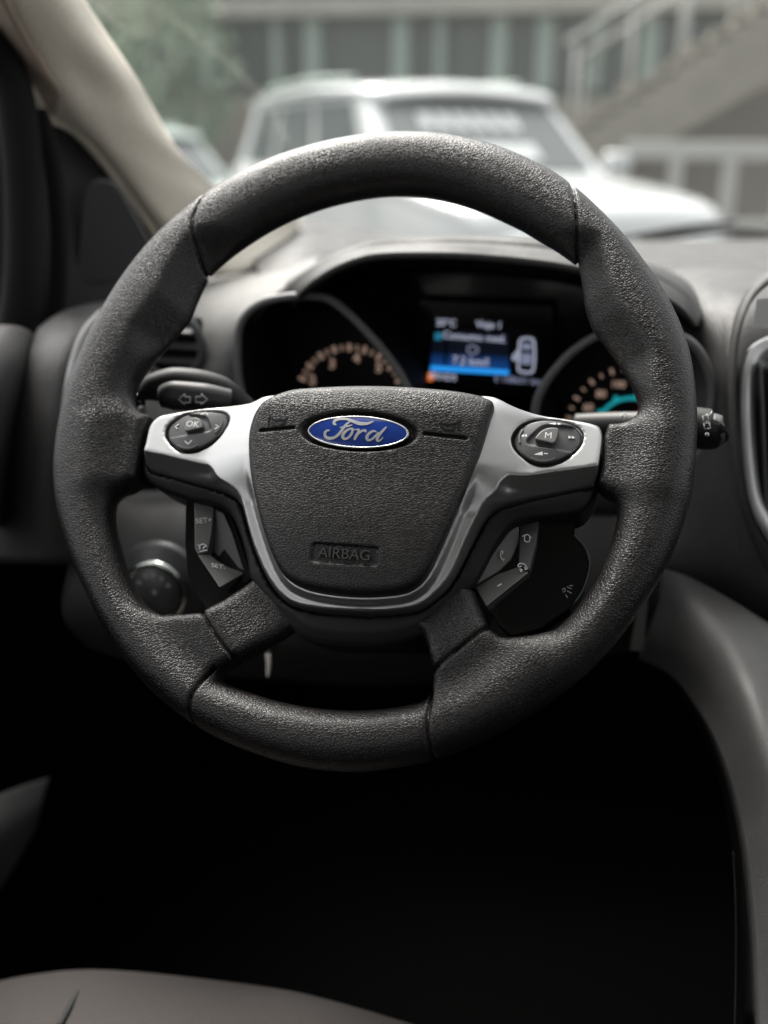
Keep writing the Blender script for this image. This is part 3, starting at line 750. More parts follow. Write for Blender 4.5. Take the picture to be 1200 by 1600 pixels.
# knee panel below
loft('knee_panel', rowsY([
    [(120, 755, .20), (200, 770, .19), (300, 770, .19), (420, 780, .20), (620, 790, .22), (900, 780, .22), (1040, 770, .22)],
    [(120, 800, .15), (200, 800, .14), (300, 800, .145), (420, 810, .15), (620, 820, .17), (900, 810, .20), (1040, 800, .20)],
    [(110, 880, .12), (200, 880, .115), (300, 885, .12), (420, 900, .13), (620, 910, .15), (900, 900, .18), (1040, 890, .18)],
    [(100, 960, .11), (200, 970, .11), (300, 985, .115), (420, 1000, .125), (620, 1010, .15), (900, 980, .18), (1030, 960, .18)],
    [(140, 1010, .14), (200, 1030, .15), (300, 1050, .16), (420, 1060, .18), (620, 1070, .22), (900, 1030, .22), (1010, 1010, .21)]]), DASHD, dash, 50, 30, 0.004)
# side vent
vent = empty('air_vent'); vent.parent = dash; vent.matrix_basis = Matrix.Translation(-dash.location)
c0 = PY(268, 540, .215)
def ringpts(c, r, n=28, a0=0, a1=2 * math.pi, yl=0.0, sx=1.0, sz=1.0):
    return [c + Vector((math.cos(a0 + (a1 - a0) * i / n) * r * sx, yl, math.sin(a0 + (a1 - a0) * i / n) * r * sz)) for i in range(n)]
tube('vent_ring', ringpts(c0, 0.026), 0.0035, BTN, vent, 8, 60, closed=True)
box('vent_cup', c0 + Vector((0, .012, 0)), (0.044, 0.012, 0.044), DARK, vent, bev=0.004)
for k in (-1, 0, 1):
    box('vent_slat', c0 + Vector((0, 0.002, k * 0.012)), (0.046, 0.010, 0.002), BTN, vent, rot=Matrix.Rotation(.3, 3, 'X'))
# centre stack vent on the right
vent2 = empty('air_vent'); vent2.parent = dash; vent2.matrix_basis = Matrix.Translation(-dash.location)
def band(name, outl, inn, m_, par, depth=0.012):
    n = 60
    A, B = cr([PY(*p) for p in outl], n), cr([PY(*p) for p in inn], n)
    vs_ = list(A) + list(B) + [a + np.array((0, depth, 0)) for a in A] + [b + np.array((0, depth, 0)) for b in B]
    fs = []
    for i in range(n - 1):
        fs += [(i, i + 1, n + i + 1, n + i), (i, 2 * n + i, 2 * n + i + 1, i + 1), (n + i, n + i + 1, 3 * n + i + 1, 3 * n + i)]
    return mesh(name, vs_, fs, m_, par)
band('stack_edge', [(1200, 425, .215), (1168, 458, .20), (1148, 505, .185), (1140, 570, .172), (1140, 650, .162), (1148, 740, .152), (1165, 820, .145), (1200, 900, .14)],
     [(1218, 432, .195), (1180, 465, .18), (1160, 510, .168), (1151, 570, .155), (1151, 650, .146), (1159, 740, .138), (1176, 812, .132), (1212, 880, .13)], DASHD, vent2)
band('silver_surround', [(1240, 520, .185), (1190, 536, .175), (1166, 562, .165), (1158, 620, .155), (1160, 700, .148), (1170, 780, .14), (1190, 830, .136), (1220, 870, .134)],
     [(1240, 550, .19), (1206, 556, .185), (1186, 578, .176), (1180, 630, .167), (1182, 700, .16), (1190, 770, .153), (1206, 808, .148), (1228, 835, .146)], SILV2, vent2)
mesh('vent_cup', [PY(*p) for p in ((1176, 560, .20), (1300, 545, .22), (1300, 860, .20), (1210, 850, .17), (1186, 790, .172), (1174, 680, .18))], [(0, 1, 2, 3, 4, 5)], DARK, vent2)
for k, x in enumerate((1187, 1203)):
    loft('vent_slat', [[PY(x, 565 + 3 * k, .165), PY(x + 4, 650, .158), PY(x + 10, 780, .150), PY(x + 16, 840, .146)], [PY(x + 14, 565 + 3 * k, .19), PY(x + 18, 650, .183), PY(x + 24, 780, .175), PY(x + 30, 840, .17)]], BTN, vent2, 20, 4, 0.002)
mesh('chrome_insert', [PY(*p) for p in ((1182, 468, .17), (1230, 462, .17), (1230, 512, .165), (1176, 512, .165))], [(0, 1, 2, 3)], SILV2, vent2)

# ---- headlight switch
hl = empty('headlight_switch', PY(243, 925, .10), 'round headlight knob with chrome ring on the knee panel', 'switch')
hc = PY(243, 925, .10)
tube('chrome_ring', ringpts(hc, 0.0225), 0.0028, mat('ring_chrome', (0.75, 0.78, 0.72), 0.2, metal=1.0), hl, 10, 72, closed=True)
HN = Vector((0.0, -1, 0.0))
def disc(name, c, r, y0, y1, m_, par, n=48):
    vs_ = ringpts(c, r, n, yl=y0) + ringpts(c, r - 0.001, n, yl=y1) + [c + Vector((0, y1, 0))]
    fs = [(i, (i + 1) % n, n + (i + 1) % n, n + i) for i in range(n)] + [(n + i, n + (i + 1) % n, 2 * n) for i in range(n)]
    return mesh(name, vs_, fs, m_, par)
disc('bezel_plate', hc, 0.036, 0.014, 0.006, BTN, hl)
disc('knob', hc, 0.0205, 0.006, -0.002, BTN, hl)
for a in (150, 118, 90, 62, 30):
    disc('dial_mark', hc + Vector((math.cos(math.radians(a)) * .0135, 0, math.sin(math.radians(a)) * .0135)), 0.0024, -0.0015, -0.0024, PRINTD, hl, 10)
disc('dial_mark', hc, 0.0026, -0.0015, -0.0026, PRINTD, hl, 10)

# ---- instrument cluster
clu = empty('instrument_cluster', PY(740, 560, .31), 'black instrument cluster with two round gauges and a lit blue trip display', 'instrument cluster')
YF = 0.30
mesh('back_plate', [PY(x, y, YF + .012) for x, y in ((440, 440), (600, 420), (860, 430), (1075, 500), (1115, 560), (1115, 760), (370, 760), (372, 560), (400, 500))], [tuple(range(9))], GLOSS, clu, False)
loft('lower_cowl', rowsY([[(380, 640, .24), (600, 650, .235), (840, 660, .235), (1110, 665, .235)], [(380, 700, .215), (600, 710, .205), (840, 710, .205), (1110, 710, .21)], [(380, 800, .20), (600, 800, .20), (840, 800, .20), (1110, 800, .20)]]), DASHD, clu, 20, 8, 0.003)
WARM = mat('dial_print', (0.5, 0.42, 0.36), 0.6, emit=(1.0, 0.68, 0.52), es=0.10)
CYAN = mat('dial_cyan', (0.02, 0.3, 0.34), 0.5, emit=(0.02, 0.55, 0.62), es=0.2)
RED = mat('needle_red', (0.6, 0.02, 0.03), 0.4, emit=(0.9, 0.05, 0.06), es=0.5)
WALLM = mat('gauge_wall_black', (0.008, 0.008, 0.008), 0.75, spec=0.15)
FACE = mat('dial_face', (0.006, 0.006, 0.007), 0.4)
LIPM = mat('gauge_lip', (0.14, 0.14, 0.14), 0.4)
def upright(px, py, Y, dx=0, dz=0):
    return Matrix.Translation(PY(px, py, Y) + Vector((dx, 0, dz))) @ Matrix(((1, 0, 0, 0), (0, 0, -1, 0), (0, 1, 0, 0), (0, 0, 0, 1)))
GY = 0.195
def gauge(outl, lab, cx, cy, rpx, ticks, nums, extra):
    g = empty('gauge'); g.parent = clu; g.matrix_basis = Matrix.Translation(-clu.location); g['label'] = lab
    A = cr([PY(x, y, GY) for x, y in outl], 90, True)
    cpt = A.mean(0)
    n = len(A)
    B = np.array([PY(x, y, GY) for x, y in cr(outl, 90, True)])
    C2 = cpt + (B - cpt) * 0.90 + np.array((0, YF - GY, 0))
    tube('gauge_ring', list(B), 0.0032, LIPM, g, 10, 180, closed=True)
    mesh('gauge_wall', list(B) + list(C2), [(i, (i + 1) % n, n + (i + 1) % n, n + i) for i in range(n)], WALLM, g)
    mesh('gauge_face', list(C2 + np.array((0, .002, 0))), [tuple(range(n))], FACE, g, False)
    c = PY(cx, cy, YF); k = (PY(cx + 100, cy, YF) - PY(cx, cy, YF)).length / 100
    for a, ln, wd in ticks:
        a = math.radians(a)
        rr = rpx * k
        box('tick', c + Vector((math.cos(a) * rr, -0.001, math.sin(a) * rr)), (ln * k, 0.0008, wd * k), WARM, g, rot=Matrix.Rotation(-a, 3, 'Y'))
    for tx, x, y, s in nums:
        text_mesh('numeral', tx, upright(x, y, YF - .001), s * k, WARM, g, 0.0002, local=False, bold=0.0003)
    extra(g, c, k)
GL = [(385, 640), (373, 590), (371, 540), (375, 508), (390, 486), (415, 471), (450, 464), (490, 463), (515, 468), (545, 490), (580, 526), (610, 562), (634, 600), (648, 640), (640, 700), (560, 740), (450, 735), (400, 690)]
GR = [(838, 660), (838, 630), (850, 602), (872, 572), (900, 545), (940, 522), (990, 514), (1040, 518), (1075, 532), (1097, 556), (1110, 590), (1113, 620), (1106, 660), (1090, 710), (1020, 750), (930, 750), (860, 710)]
def exl(g, c, k): pass
gauge(GL, 'rev counter with peach numerals', 549, 627, 83, [(a, 11 if i % 2 == 0 else 8, 5 if i % 2 == 0 else 3) for i, a in enumerate(np.linspace(158, 26, 17))],
      [('2', 488, 594, 20), ('3', 519, 569, 20), ('4', 557, 560, 20), ('5', 592, 575, 20)], exl)
def exr(g, c, k):
    pts = [c + Vector((math.cos(math.radians(a)) * 53 * k, -.001, math.sin(math.radians(a)) * 53 * k)) for a in range(60, 185, 8)]
    tube('inner_scale', pts, 0.0015, CYAN, g, 8)
    for a in (152, 118, 84):
        disc('scale_dot', c + Vector((math.cos(math.radians(a)) * 57 * k, 0, math.sin(math.radians(a)) * 57 * k)), 4.5 * k, 0, -.002, CYAN, g, 14)
    box('needle', c + Vector((14 * k, -.004, 36 * k)), (3 * k, .001, 34 * k), RED, g)
gauge(GR, 'speedometer with a cyan inner scale', 985, 672, 101, [(a, 10 if i % 2 == 0 else 7, 4.5 if i % 2 == 0 else 3) for i, a in enumerate(np.linspace(172, 30, 15))],
      [('40', 907, 662, 15), ('60', 919, 637, 16), ('80', 939, 616, 16), ('100', 966, 601, 15), ('120', 1002, 598, 15)], exr)
# trip display
dsp = empty('trip_display'); dsp.parent = clu; dsp.matrix_basis = Matrix.Translation(-clu.location)
YD = 0.285
SCR_BLUE = bpy.data.materials.new('screen_blue'); SCR_BLUE.use_nodes = True
def emis(m_, col, s):
    b = bsdf(m_); b.inputs['Base Color'].default_value = (0.004, 0.004, 0.006, 1); b.inputs['Emission Color'].default_value = (*col, 1); b.inputs['Emission Strength'].default_value = s; b.inputs['Roughness'].default_value = 0.3
    return m_
emis(SCR_BLUE, (0.01, 0.05, 0.30), 0.2)
_tc = N(SCR_BLUE, 'ShaderNodeTexCoord'); _sp = N(SCR_BLUE, 'ShaderNodeSeparateXYZ'); _rp = N(SCR_BLUE, 'ShaderNodeValToRGB')
L(SCR_BLUE, _tc.outputs['Generated'], _sp.inputs[0]); L(SCR_BLUE, _sp.outputs['Z'], _rp.inputs[0]); L(SCR_BLUE, _rp.outputs[0], bsdf(SCR_BLUE).inputs['Emission Color'])
_rp.color_ramp.elements[0].color = (0.012, 0.10, 0.42, 1); _rp.color_ramp.elements[1].color = (0.003, 0.006, 0.015, 1); _rp.color_ramp.elements[1].position = 0.4
SCR_BAR = emis(mat('screen_bar', (0, 0, 0)), (0.02, 0.28, 0.80), 0.45)
SCR_W = emis(mat('screen_white', (0, 0, 0)), (0.62, 0.66, 0.85), 0.26)
SCR_D = emis(mat('screen_dim', (0, 0, 0)), (0.30, 0.33, 0.48), 0.25)
SCR_O = emis(mat('screen_orange', (0, 0, 0)), (0.9, 0.20, 0.03), 0.35)
SCR_T = emis(mat('screen_teal', (0, 0, 0)), (0.02, 0.22, 0.36), 0.3)
def quad(name, pts, Y, m_): return mesh(name, [PY(x, y, Y) for x, y in pts], [(0, 1, 2, 3)], m_, dsp, False)
quad('screen_panel', [(655, 470), (865, 478), (862, 625), (648, 612)], YD + .004, GLOSS)
quad('blue_panel', [(700, 517), (795, 520), (795, 576), (697, 571)], YD, SCR_BLUE)
quad('menu_strip', [(677, 515), (696, 516), (693, 571), (673, 570)], YD, SCR_BLUE)
quad('menu_mark', [(680, 520), (691, 520), (690, 531), (679, 531)], YD - .001, SCR_T)
quad('bottom_bar', [(673, 571), (795, 578), (795, 586), (672, 579)], YD - .001, SCR_BAR)
quad('gear_marker', [(669, 582), (678, 582), (677, 595), (668, 595)], YD - .001, SCR_O)
kd = (PY(840, 550, YD) - PY(740, 550, YD)).length / 100
for tx, x, y, s, m_ in (('20°C', 697, 505, 15, SCR_W), ('Viaje 1', 764, 508, 15, SCR_W), ('Consumo med.', 741, 527, 16, SCR_W), ('7.2 km/l', 735, 565, 18, SCR_W), ('PRNDS', 692, 589, 14, SCR_W), ('E', 776, 592, 13, SCR_D), ('108631 km', 815, 595, 14, SCR_D)):
    text_mesh('screen_text', tx, upright(x, y, YD - .0015) @ Matrix.Rotation(math.radians(-1.5), 4, 'Z'), s * kd, m_, dsp, 0, local=False, bold=0.00012)
def scr_line(name, pts, r, m_, closed=False): tube(name, [PY(x, y, YD - .0015) for x, y in pts], r * kd, m_, dsp, 6, closed=closed)
scr_line('car_symbol', [(812, 534), (818, 529), (828, 529), (834, 534), (835, 560), (833, 578), (828, 582), (816, 581), (810, 577), (811, 556)], 1.6, SCR_W, True)
quad('car_symbol_glass', [(815, 536), (831, 537), (830, 547), (815, 546)], YD - .001, SCR_D)
quad('car_symbol_roof', [(815, 552), (831, 553), (830, 570), (814, 569)], YD - .001, SCR_D)
scr_line('car_symbol_door', [(810, 548), (802, 558), (804, 562), (811, 556)], 1.6, SCR_W)
scr_line('fuel_symbol', [(733, 541), (742, 541), (747, 547), (742, 552), (733, 552), (731, 547)], 1.3, SCR_D, True)

# ---- column shroud and stalks
colm = empty('steering_column', (0, .1, 1.1), 'black steering column shroud behind the wheel hub', 'steering column')
def wheel_pt(u, v_, w): return M_WHEEL @ Vector((u, v_, w))
rows_ = []
for w, su, sv in ((-0.035, .052, .045), (-0.06, .058, .052), (-0.11, .062, .058), (-0.22, .066, .066)):
    rows_.append([wheel_pt(su * math.copysign(abs(math.cos(a)) ** .7, math.cos(a)), -0.035 + sv * math.copysign(abs(math.sin(a)) ** .7, math.sin(a)), w) for a in np.linspace(0, 2 * math.pi, 25)])
loft('shroud', rows_, DARK, colm, 60, 12)
lv = empty('column_lever', PY(420, 1040, .10), 'small pale grey lever below the steering column', 'lever')
tube('lever_blade', [PY(419, 1022, .10), PY(420, 1040, .095), PY(418, 1058, .09)], [0.0022, .0018, .001], mat('lever_grey', (0.5, 0.47, 0.43), 0.4), lv, 8)
tube('lever_pivot', [PY(421, 1014, .125), PY(420, 1018, .108), PY(419, 1024, .10)], 0.0015, BLACK, lv, 8)

st = empty('turn_signal_stalk', PY(380, 640, .06), 'black turn signal stalk with arrow print left of the hub', 'stalk')
tube('stalk_arm', [PY(400, 655, .07), PY(372, 632, .065), PY(345, 612, .06), PY(310, 603, .055), PY(270, 600, .05), PY(238, 606, .045), PY(218, 615, .043)], [.008, .009, .010, .0108, .0108, .009, .005], BLACK, st, 20, 60, flat=(1.0, 1.0))
tube('stalk_collar', [PY(360, 628, .048), PY(320, 622, .042), PY(272, 618, .038), PY(252, 620, .037)], [.008, .0095, .0095, .007], mat('stalk_face', (0.014, 0.014, 0.015), 0.45), st, 18, 40)
for x, s in ((290, -1), (313, 1)):
    p = [(x + s * 11, 624), (x + s * 1, 616), (x + s * 1, 620), (x - s * 7, 620), (x - s * 7, 629), (x + s * 1, 629), (x + s * 1, 632)]
    tube('arrow_print', [PY(a, b, .0275) for a, b in p], 0.0005, PRINTD, st, 6, res=0, closed=True)
disc('stalk_tip', PY(214, 628, .045), 0.006, 0, -0.004, GLOSS, st, 18)
disc('stalk_detail', PY(222, 640, .04), 0.003, 0, -0.002, PRINTD, st, 12)

ws = empty('wiper_stalk', PY(960, 660, .08), 'black wiper stalk with knurled end knob right of the wheel', 'stalk')
tube('stalk_arm', [PY(900, 665, .09), PY(960, 664, .085), PY(1020, 665, .08), PY(1075, 667, .075)], [.008, .0085, .009, .0105], mat('stalk_satin', (0.02, 0.02, 0.02), 0.5), ws, 18, 40)
tube('end_knob', [PY(1070, 667, .075), PY(1080, 668, .074), PY(1108, 671, .073), PY(1112, 671, .073)], [.0118, .0128, .0125, .0115], BLACK, ws, 24, 24)
tube('end_cap', [PY(1110, 672, .073), PY(1114, 672, .073), PY(1126, 674, .072), PY(1130, 674, .072)], [.0095, .0105, .0098, .007], BTN, ws, 8, 12)
for pts, cl in (([(1096, 658), (1094, 648), (1101, 645), (1104, 655)], True), ([(1097, 668), (1096, 660), (1104, 658), (1106, 667)], True), ([(1103, 649), (1109, 641)], False), ([(1099, 675), (1103, 675), (1103, 679), (1099, 679)], True)):
    tube('wiper_print', [PY(a + 4, b + 2, .0585) for a, b in pts], 0.0004, PRINT, ws, 6, res=0, closed=cl)
tube('arrow_print', [PY(a, b, .0735) for a, b in ((970, 650), (975, 645), (980, 650), (977, 650), (977, 655), (973, 655), (973, 650))], 0.0004, PRINT, ws, 6, res=0, closed=True)

# ---- windscreen pillar, door, glass
pil = empty('windscreen_pillar', PY(300, 420, .5), 'beige fabric windscreen pillar trim beside the driver door', 'pillar')
loft('pillar_trim', rowsY([
    [(-110, -90, .20), (-60, -100, .19), (-10, -100, .195), (40, -100, .21), (78, -80, .25)],
    [(-45, 10, .24), (5, 0, .225), (50, -5, .23), (95, -5, .25), (128, 0, .29)],
    [(0, 72, .27), (42, 62, .255), (88, 55, .26), (132, 52, .28), (162, 52, .32)],
    [(58, 146, .305), (92, 132, .29), (132, 120, .30), (178, 116, .315), (208, 120, .35)],
    [(96, 190, .33), (128, 186, .318), (166, 174, .325), (210, 168, .345), (240, 176, .38)],
    [(134, 214, .35), (160, 222, .34), (196, 218, .35), (240, 216, .37), (272, 230, .40)],
    [(168, 254, .375), (190, 262, .365), (226, 264, .375), (270, 262, .40), (312, 271, .43)],
    [(208, 307, .40), (228, 312, .392), (262, 314, .405), (310, 308, .43), (358, 308, .47)],
    [(252, 372, .43), (272, 372, .424), (306, 370, .435), (370, 352, .48), (440, 335, .55)],
    [(300, 436, .45), (325, 434, .445), (370, 428, .455), (420, 410, .50), (472, 344, .62)]]), BEIGE, pil, 30, 60, 0.004)
tube('door_seal', [PY(*p) for p in ((-30, 40, .245), (2, 78, .265), (52, 138, .295), (66, 162, .31), (78, 184, .325), (108, 196, .335), (132, 216, .348), (166, 256, .37), (206, 309, .398), (250, 374, .428), (300, 440, .45))], 0.005, BEIGE, pil, 8)
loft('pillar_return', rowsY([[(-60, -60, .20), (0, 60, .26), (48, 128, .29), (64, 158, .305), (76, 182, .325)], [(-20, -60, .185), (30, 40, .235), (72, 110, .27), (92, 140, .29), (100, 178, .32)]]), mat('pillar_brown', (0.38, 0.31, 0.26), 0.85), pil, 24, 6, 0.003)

door = empty('driver_door', PX(120, 400, -0.40), 'black driver door with triangular tweeter cover in the window corner', 'door')
DX = -0.415
loft('sail_panel', [[PY(*p) for p in r] for r in (
    [(-40, 60, .28), (20, 100, .30), (60, 165, .325), (110, 200, .345), (170, 262, .38), (252, 380, .44), (310, 450, .46)],
    [(-40, 300, .26), (20, 300, .27), (70, 320, .30), (120, 340, .33), (180, 370, .37), (252, 420, .42), (310, 470, .44)],
    [(-40, 520, .24), (20, 520, .25), (70, 520, .28), (120, 510, .31), (180, 500, .34), (252, 500, .36), (310, 510, .38)])], DOORM, door, 40, 24, 0.004)
tw = [(147, 287), (172, 286), (190, 305), (222, 362), (236, 392), (225, 412), (190, 426), (150, 436), (128, 436), (124, 420), (130, 360), (136, 305)]
twp = [PY(x, y, .322 + (x - 124) * 0.00035) for x, y in tw]
tube('tweeter_rim', twp, 0.0022, BTN, door, 8, 90, closed=True)
mesh('tweeter_cover', [Vector(p) + Vector((0, -.003, 0)) for p in cr(twp, 60, True)], [tuple(range(60))], mat('tweeter_cloth', (0.028, 0.028, 0.032), 0.8), door)
tube('window_frame', [PY(*p) for p in ((-40, 40, .24), (10, 110, .262), (30, 200, .26), (38, 320, .25), (36, 440, .235), (25, 520, .225))], 0.016, DARK, door, 12)
tube('frame_rubber', [PY(*p) for p in ((60, 175, .295), (80, 240, .29), (92, 340, .285), (92, 430, .28), (84, 500, .275))], 0.008, DARK, door, 10)
loft('door_cap', rowsY([
    [(-60, 520, .14), (-20, 513, .16), (20, 512, .17), (45, 520, .18), (58, 535, .2)],
    [(-60, 570, .08), (-20, 560, .09), (15, 565, .11), (32, 580, .13), (45, 600, .17)],
    [(-60, 660, .05), (-20, 660, .06), (0, 670, .08), (12, 690, .11), (25, 700, .16)],
    [(-60, 800, .05), (-30, 800, .06), (-15, 810, .08), (0, 820, .11), (10, 840, .16)]]), CAPM, door, 20, 24, 0.004)
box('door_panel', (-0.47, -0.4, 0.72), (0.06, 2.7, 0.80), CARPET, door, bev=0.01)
loft('map_pocket', [[PX(-60, 1270, -.40), PX(-20, 1250, -.39), PX(30, 1230, -.385), PX(75, 1215, -.385)], [PX(-60, 1330, -.385), PX(-20, 1310, -.37), PX(22, 1290, -.37), PX(62, 1262, -.375)], [PX(-60, 1420, -.385), PX(-20, 1400, -.375), PX(5, 1380, -.375), PX(50, 1300, -.38)]], mat('pocket_grey', (0.045, 0.045, 0.045), 0.6), door, 16, 12, 0.004)

# windscreen
gl = loft('windscreen', [[PY(330, 300, .60), PY(480, 345, .72), PY(620, 368, .80), PY(985, 379, .88), PY(1300, 380, .93)],
                         [Vector((-.36, .20, 1.52)), Vector((-.10, .30, 1.53)), Vector((.15, .33, 1.535)), Vector((.5, .34, 1.535)), Vector((1.0, .22, 1.52))],
                         [Vector((-.38, -.2, 1.745)), Vector((-.1, -.19, 1.75)), Vector((.15, -.185, 1.75)), Vector((.5, -.185, 1.75)), Vector((1.0, -.2, 1.745))]], GLASS, None, 40, 30)
props(gl, 'clear sloping windscreen above the dashboard', 'windscreen')
wp = empty('windscreen_wiper', PY(1100, 352, .95), 'black wiper blade resting low outside the windscreen', 'wiper')
tube('blade', [PY(970, 372, .98), PY(1050, 360, .97), (PY(1110, 351, .96)), PY(1150, 346, .95)], [.003, .005, .004, .002], DARK, wp, 8)
tube('wiper_arm', [PY(1000, 376, 1.0), PY(1080, 366, .99), PY(1150, 360, .98), PY(1260, 372, .97)], .004, DARK, wp, 8)

# ---- centre console
con = empty('centre_console', (0.25, 0, .5), 'smooth grey knee panel of the centre console beside the footwell', 'console')
def PXs(r): return [PX(*p) for p in r]
loft('console_panel', [
    PXs([(1012, 905, .192), (985, 960, .19), (978, 1010, .186)]) if False else [PY(1035, 888, .165), PY(1030, 940, .15), PY(1015, 990, .14), PY(1000, 1030, .15)],
    [PY(1070, 902, .15), PY(1075, 950, .115), PY(1070, 1010, .10), PY(1050, 1056, .11)],
    [PY(1120, 928, .14), PY(1130, 990, .09), PY(1125, 1065, .065), PY(1092, 1110, .075)],
    [PY(1175, 962, .13), PY(1185, 1050, .065), PY(1180, 1140, .02), PY(1128, 1180, .03)],
    [PY(1230, 1000, .12), PY(1245, 1150, .03), PY(1230, 1260, -.03), PY(1158, 1290, -.015)],
    [PY(1280, 1060, .10), PY(1290, 1280, -.02), PY(1260, 1420, -.09), PY(1176, 1430, -.07)],
    [PY(1320, 1150, .08), PY(1330, 1450, -.08), PY(1280, 1600, -.15), PY(1184, 1600, -.13)],
    [PY(1350, 1250, .05), PY(1360, 1600, -.14), PY(1300, 1750, -.21), PY(1190, 1750, -.19)]], CONSOLE, con, 30, 50, 0.004)
loft('console_side', [
    [PY(1000, 1031, .152), PY(1000, 1035, .30)], [PY(1050, 1058, .112), PY(1046, 1060, .30)], [PY(1091, 1112, .078), PY(1085, 1112, .30)], [PY(1126, 1182, .033), PY(1118, 1180, .28)],
    [PY(1156, 1291, -.012), PY(1144, 1290, .25)], [PY(1174, 1431, -.067), PY(1160, 1430, .2)], [PY(1182, 1600, -.127), PY(1166, 1600, .1)]], DARK, con, 10, 40, 0.003)
tube('trim_bead', [PY(1146, 1330, .0), PY(1150, 1420, -.03), PY(1150, 1520, -.06), PY(1148, 1610, -.09)], 0.0008, DARK, con, 6)
mesh('stack_pillar', [PY(*p) for p in ((1003, 915, .155), (1014, 912, .15), (1006, 1018, .145), (984, 1016, .15), (1003, 915, .19), (1014, 912, .19), (1006, 1018, .19), (984, 1016, .19))],
     [(0, 1, 2, 3), (0, 4, 5, 1), (3, 2, 6, 7), (0, 3, 7, 4), (1, 5, 6, 2)], mat('stack_pale', (0.13, 0.13, 0.125), 0.5), con, False)

# ---- driver seat
seat = empty('driver_seat', PY(300, 1600, -.1), 'brown grey fabric driver seat cushion with a piped seam', 'seat')
loft('seat_cushion', rowsY([
    [(-120, 1680, .00), (0, 1640, .01), (90, 1625, .015), (200, 1625, .02), (400, 1650, .02), (560, 1690, .01), (760, 1760, .0)],
    [(-120, 1600, .0), (-40, 1570, .01), (60, 1548, .015), (180, 1542, .02), (400, 1566, .02), (520, 1590, .01), (720, 1650, .0)],
    [(-120, 1590, -.03), (-40, 1558, -.02), (50, 1537, -.015), (170, 1530, -.01), (400, 1555, -.01), (520, 1580, -.02), (720, 1640, -.03)],
    [(-120, 1640, -.09), (-40, 1610, -.08), (50, 1590, -.075), (170, 1580, -.07), (400, 1605, -.07), (520, 1625, -.08), (720, 1680, -.09)],
    [(-120, 1850, -.2), (-40, 1830, -.2), (50, 1810, -.2), (170, 1800, -.2), (400, 1820, -.2), (520, 1840, -.2), (720, 1900, -.2)]]), SEATC, seat, 60, 30, 0.01)
tube('seat_seam', [PY(141, 1531, -.022), PY(122, 1552, -.052), PY(107, 1577, -.078), (PY(92, 1604, -.098))], 0.0022, mat('seam_dark', (0.03, 0.03, 0.03), 0.8), seat, 8)
box('seat_base', (-0.08, -0.28, 0.5), (0.5, 0.5, 0.22), CARPET, seat, bev=0.03)

# =================================================================== OUTSIDE, SEEN THROUGH THE WINDSCREEN
ASPH = mottled(mat('asphalt', (0.055, 0.055, 0.055), 0.9), 6, 0.25)
CONC = mottled(mat('pale_concrete', (0.26, 0.24, 0.20), 0.85), 3, 0.12)
BAND = mottled(mat('cream_band', (0.38, 0.37, 0.33), 0.8), 3, 0.1)
WHITEP = mat('white_car_paint', (0.56, 0.58, 0.58), 0.25, coat=0.6)
GREENP = mat('pale_green_paint', (0.45, 0.52, 0.49), 0.3, coat=0.6)
CARGL = mat('car_glass', (0.09, 0.105, 0.105), 0.06, spec=0.8)  # base lifted so the colour carries the sky's reflection
TYRE = mat('tyre_rubber', (0.015, 0.015, 0.015), 0.8)
ALLOY = mat('alloy', (0.55, 0.55, 0.56), 0.35, metal=0.9)
BGL = mat('shop_glass', (0.06, 0.082, 0.075), 0.3, spec=0.7)
FRAME = mat('window_frame_paint', (0.30, 0.37, 0.33), 0.5)
STEELP = mat('rail_paint', (0.45, 0.45, 0.43), 0.45)
LAMPG = mat('lamp_glass', (0.75, 0.77, 0.78), 0.1, spec=0.8)

gm = mesh('ground', [(-60, -12, 0), (60, -12, 0), (60, 120, 0), (-60, 120, 0)], [(0, 1, 2, 3)], ASPH, None, False); gm['kind'] = 'structure'

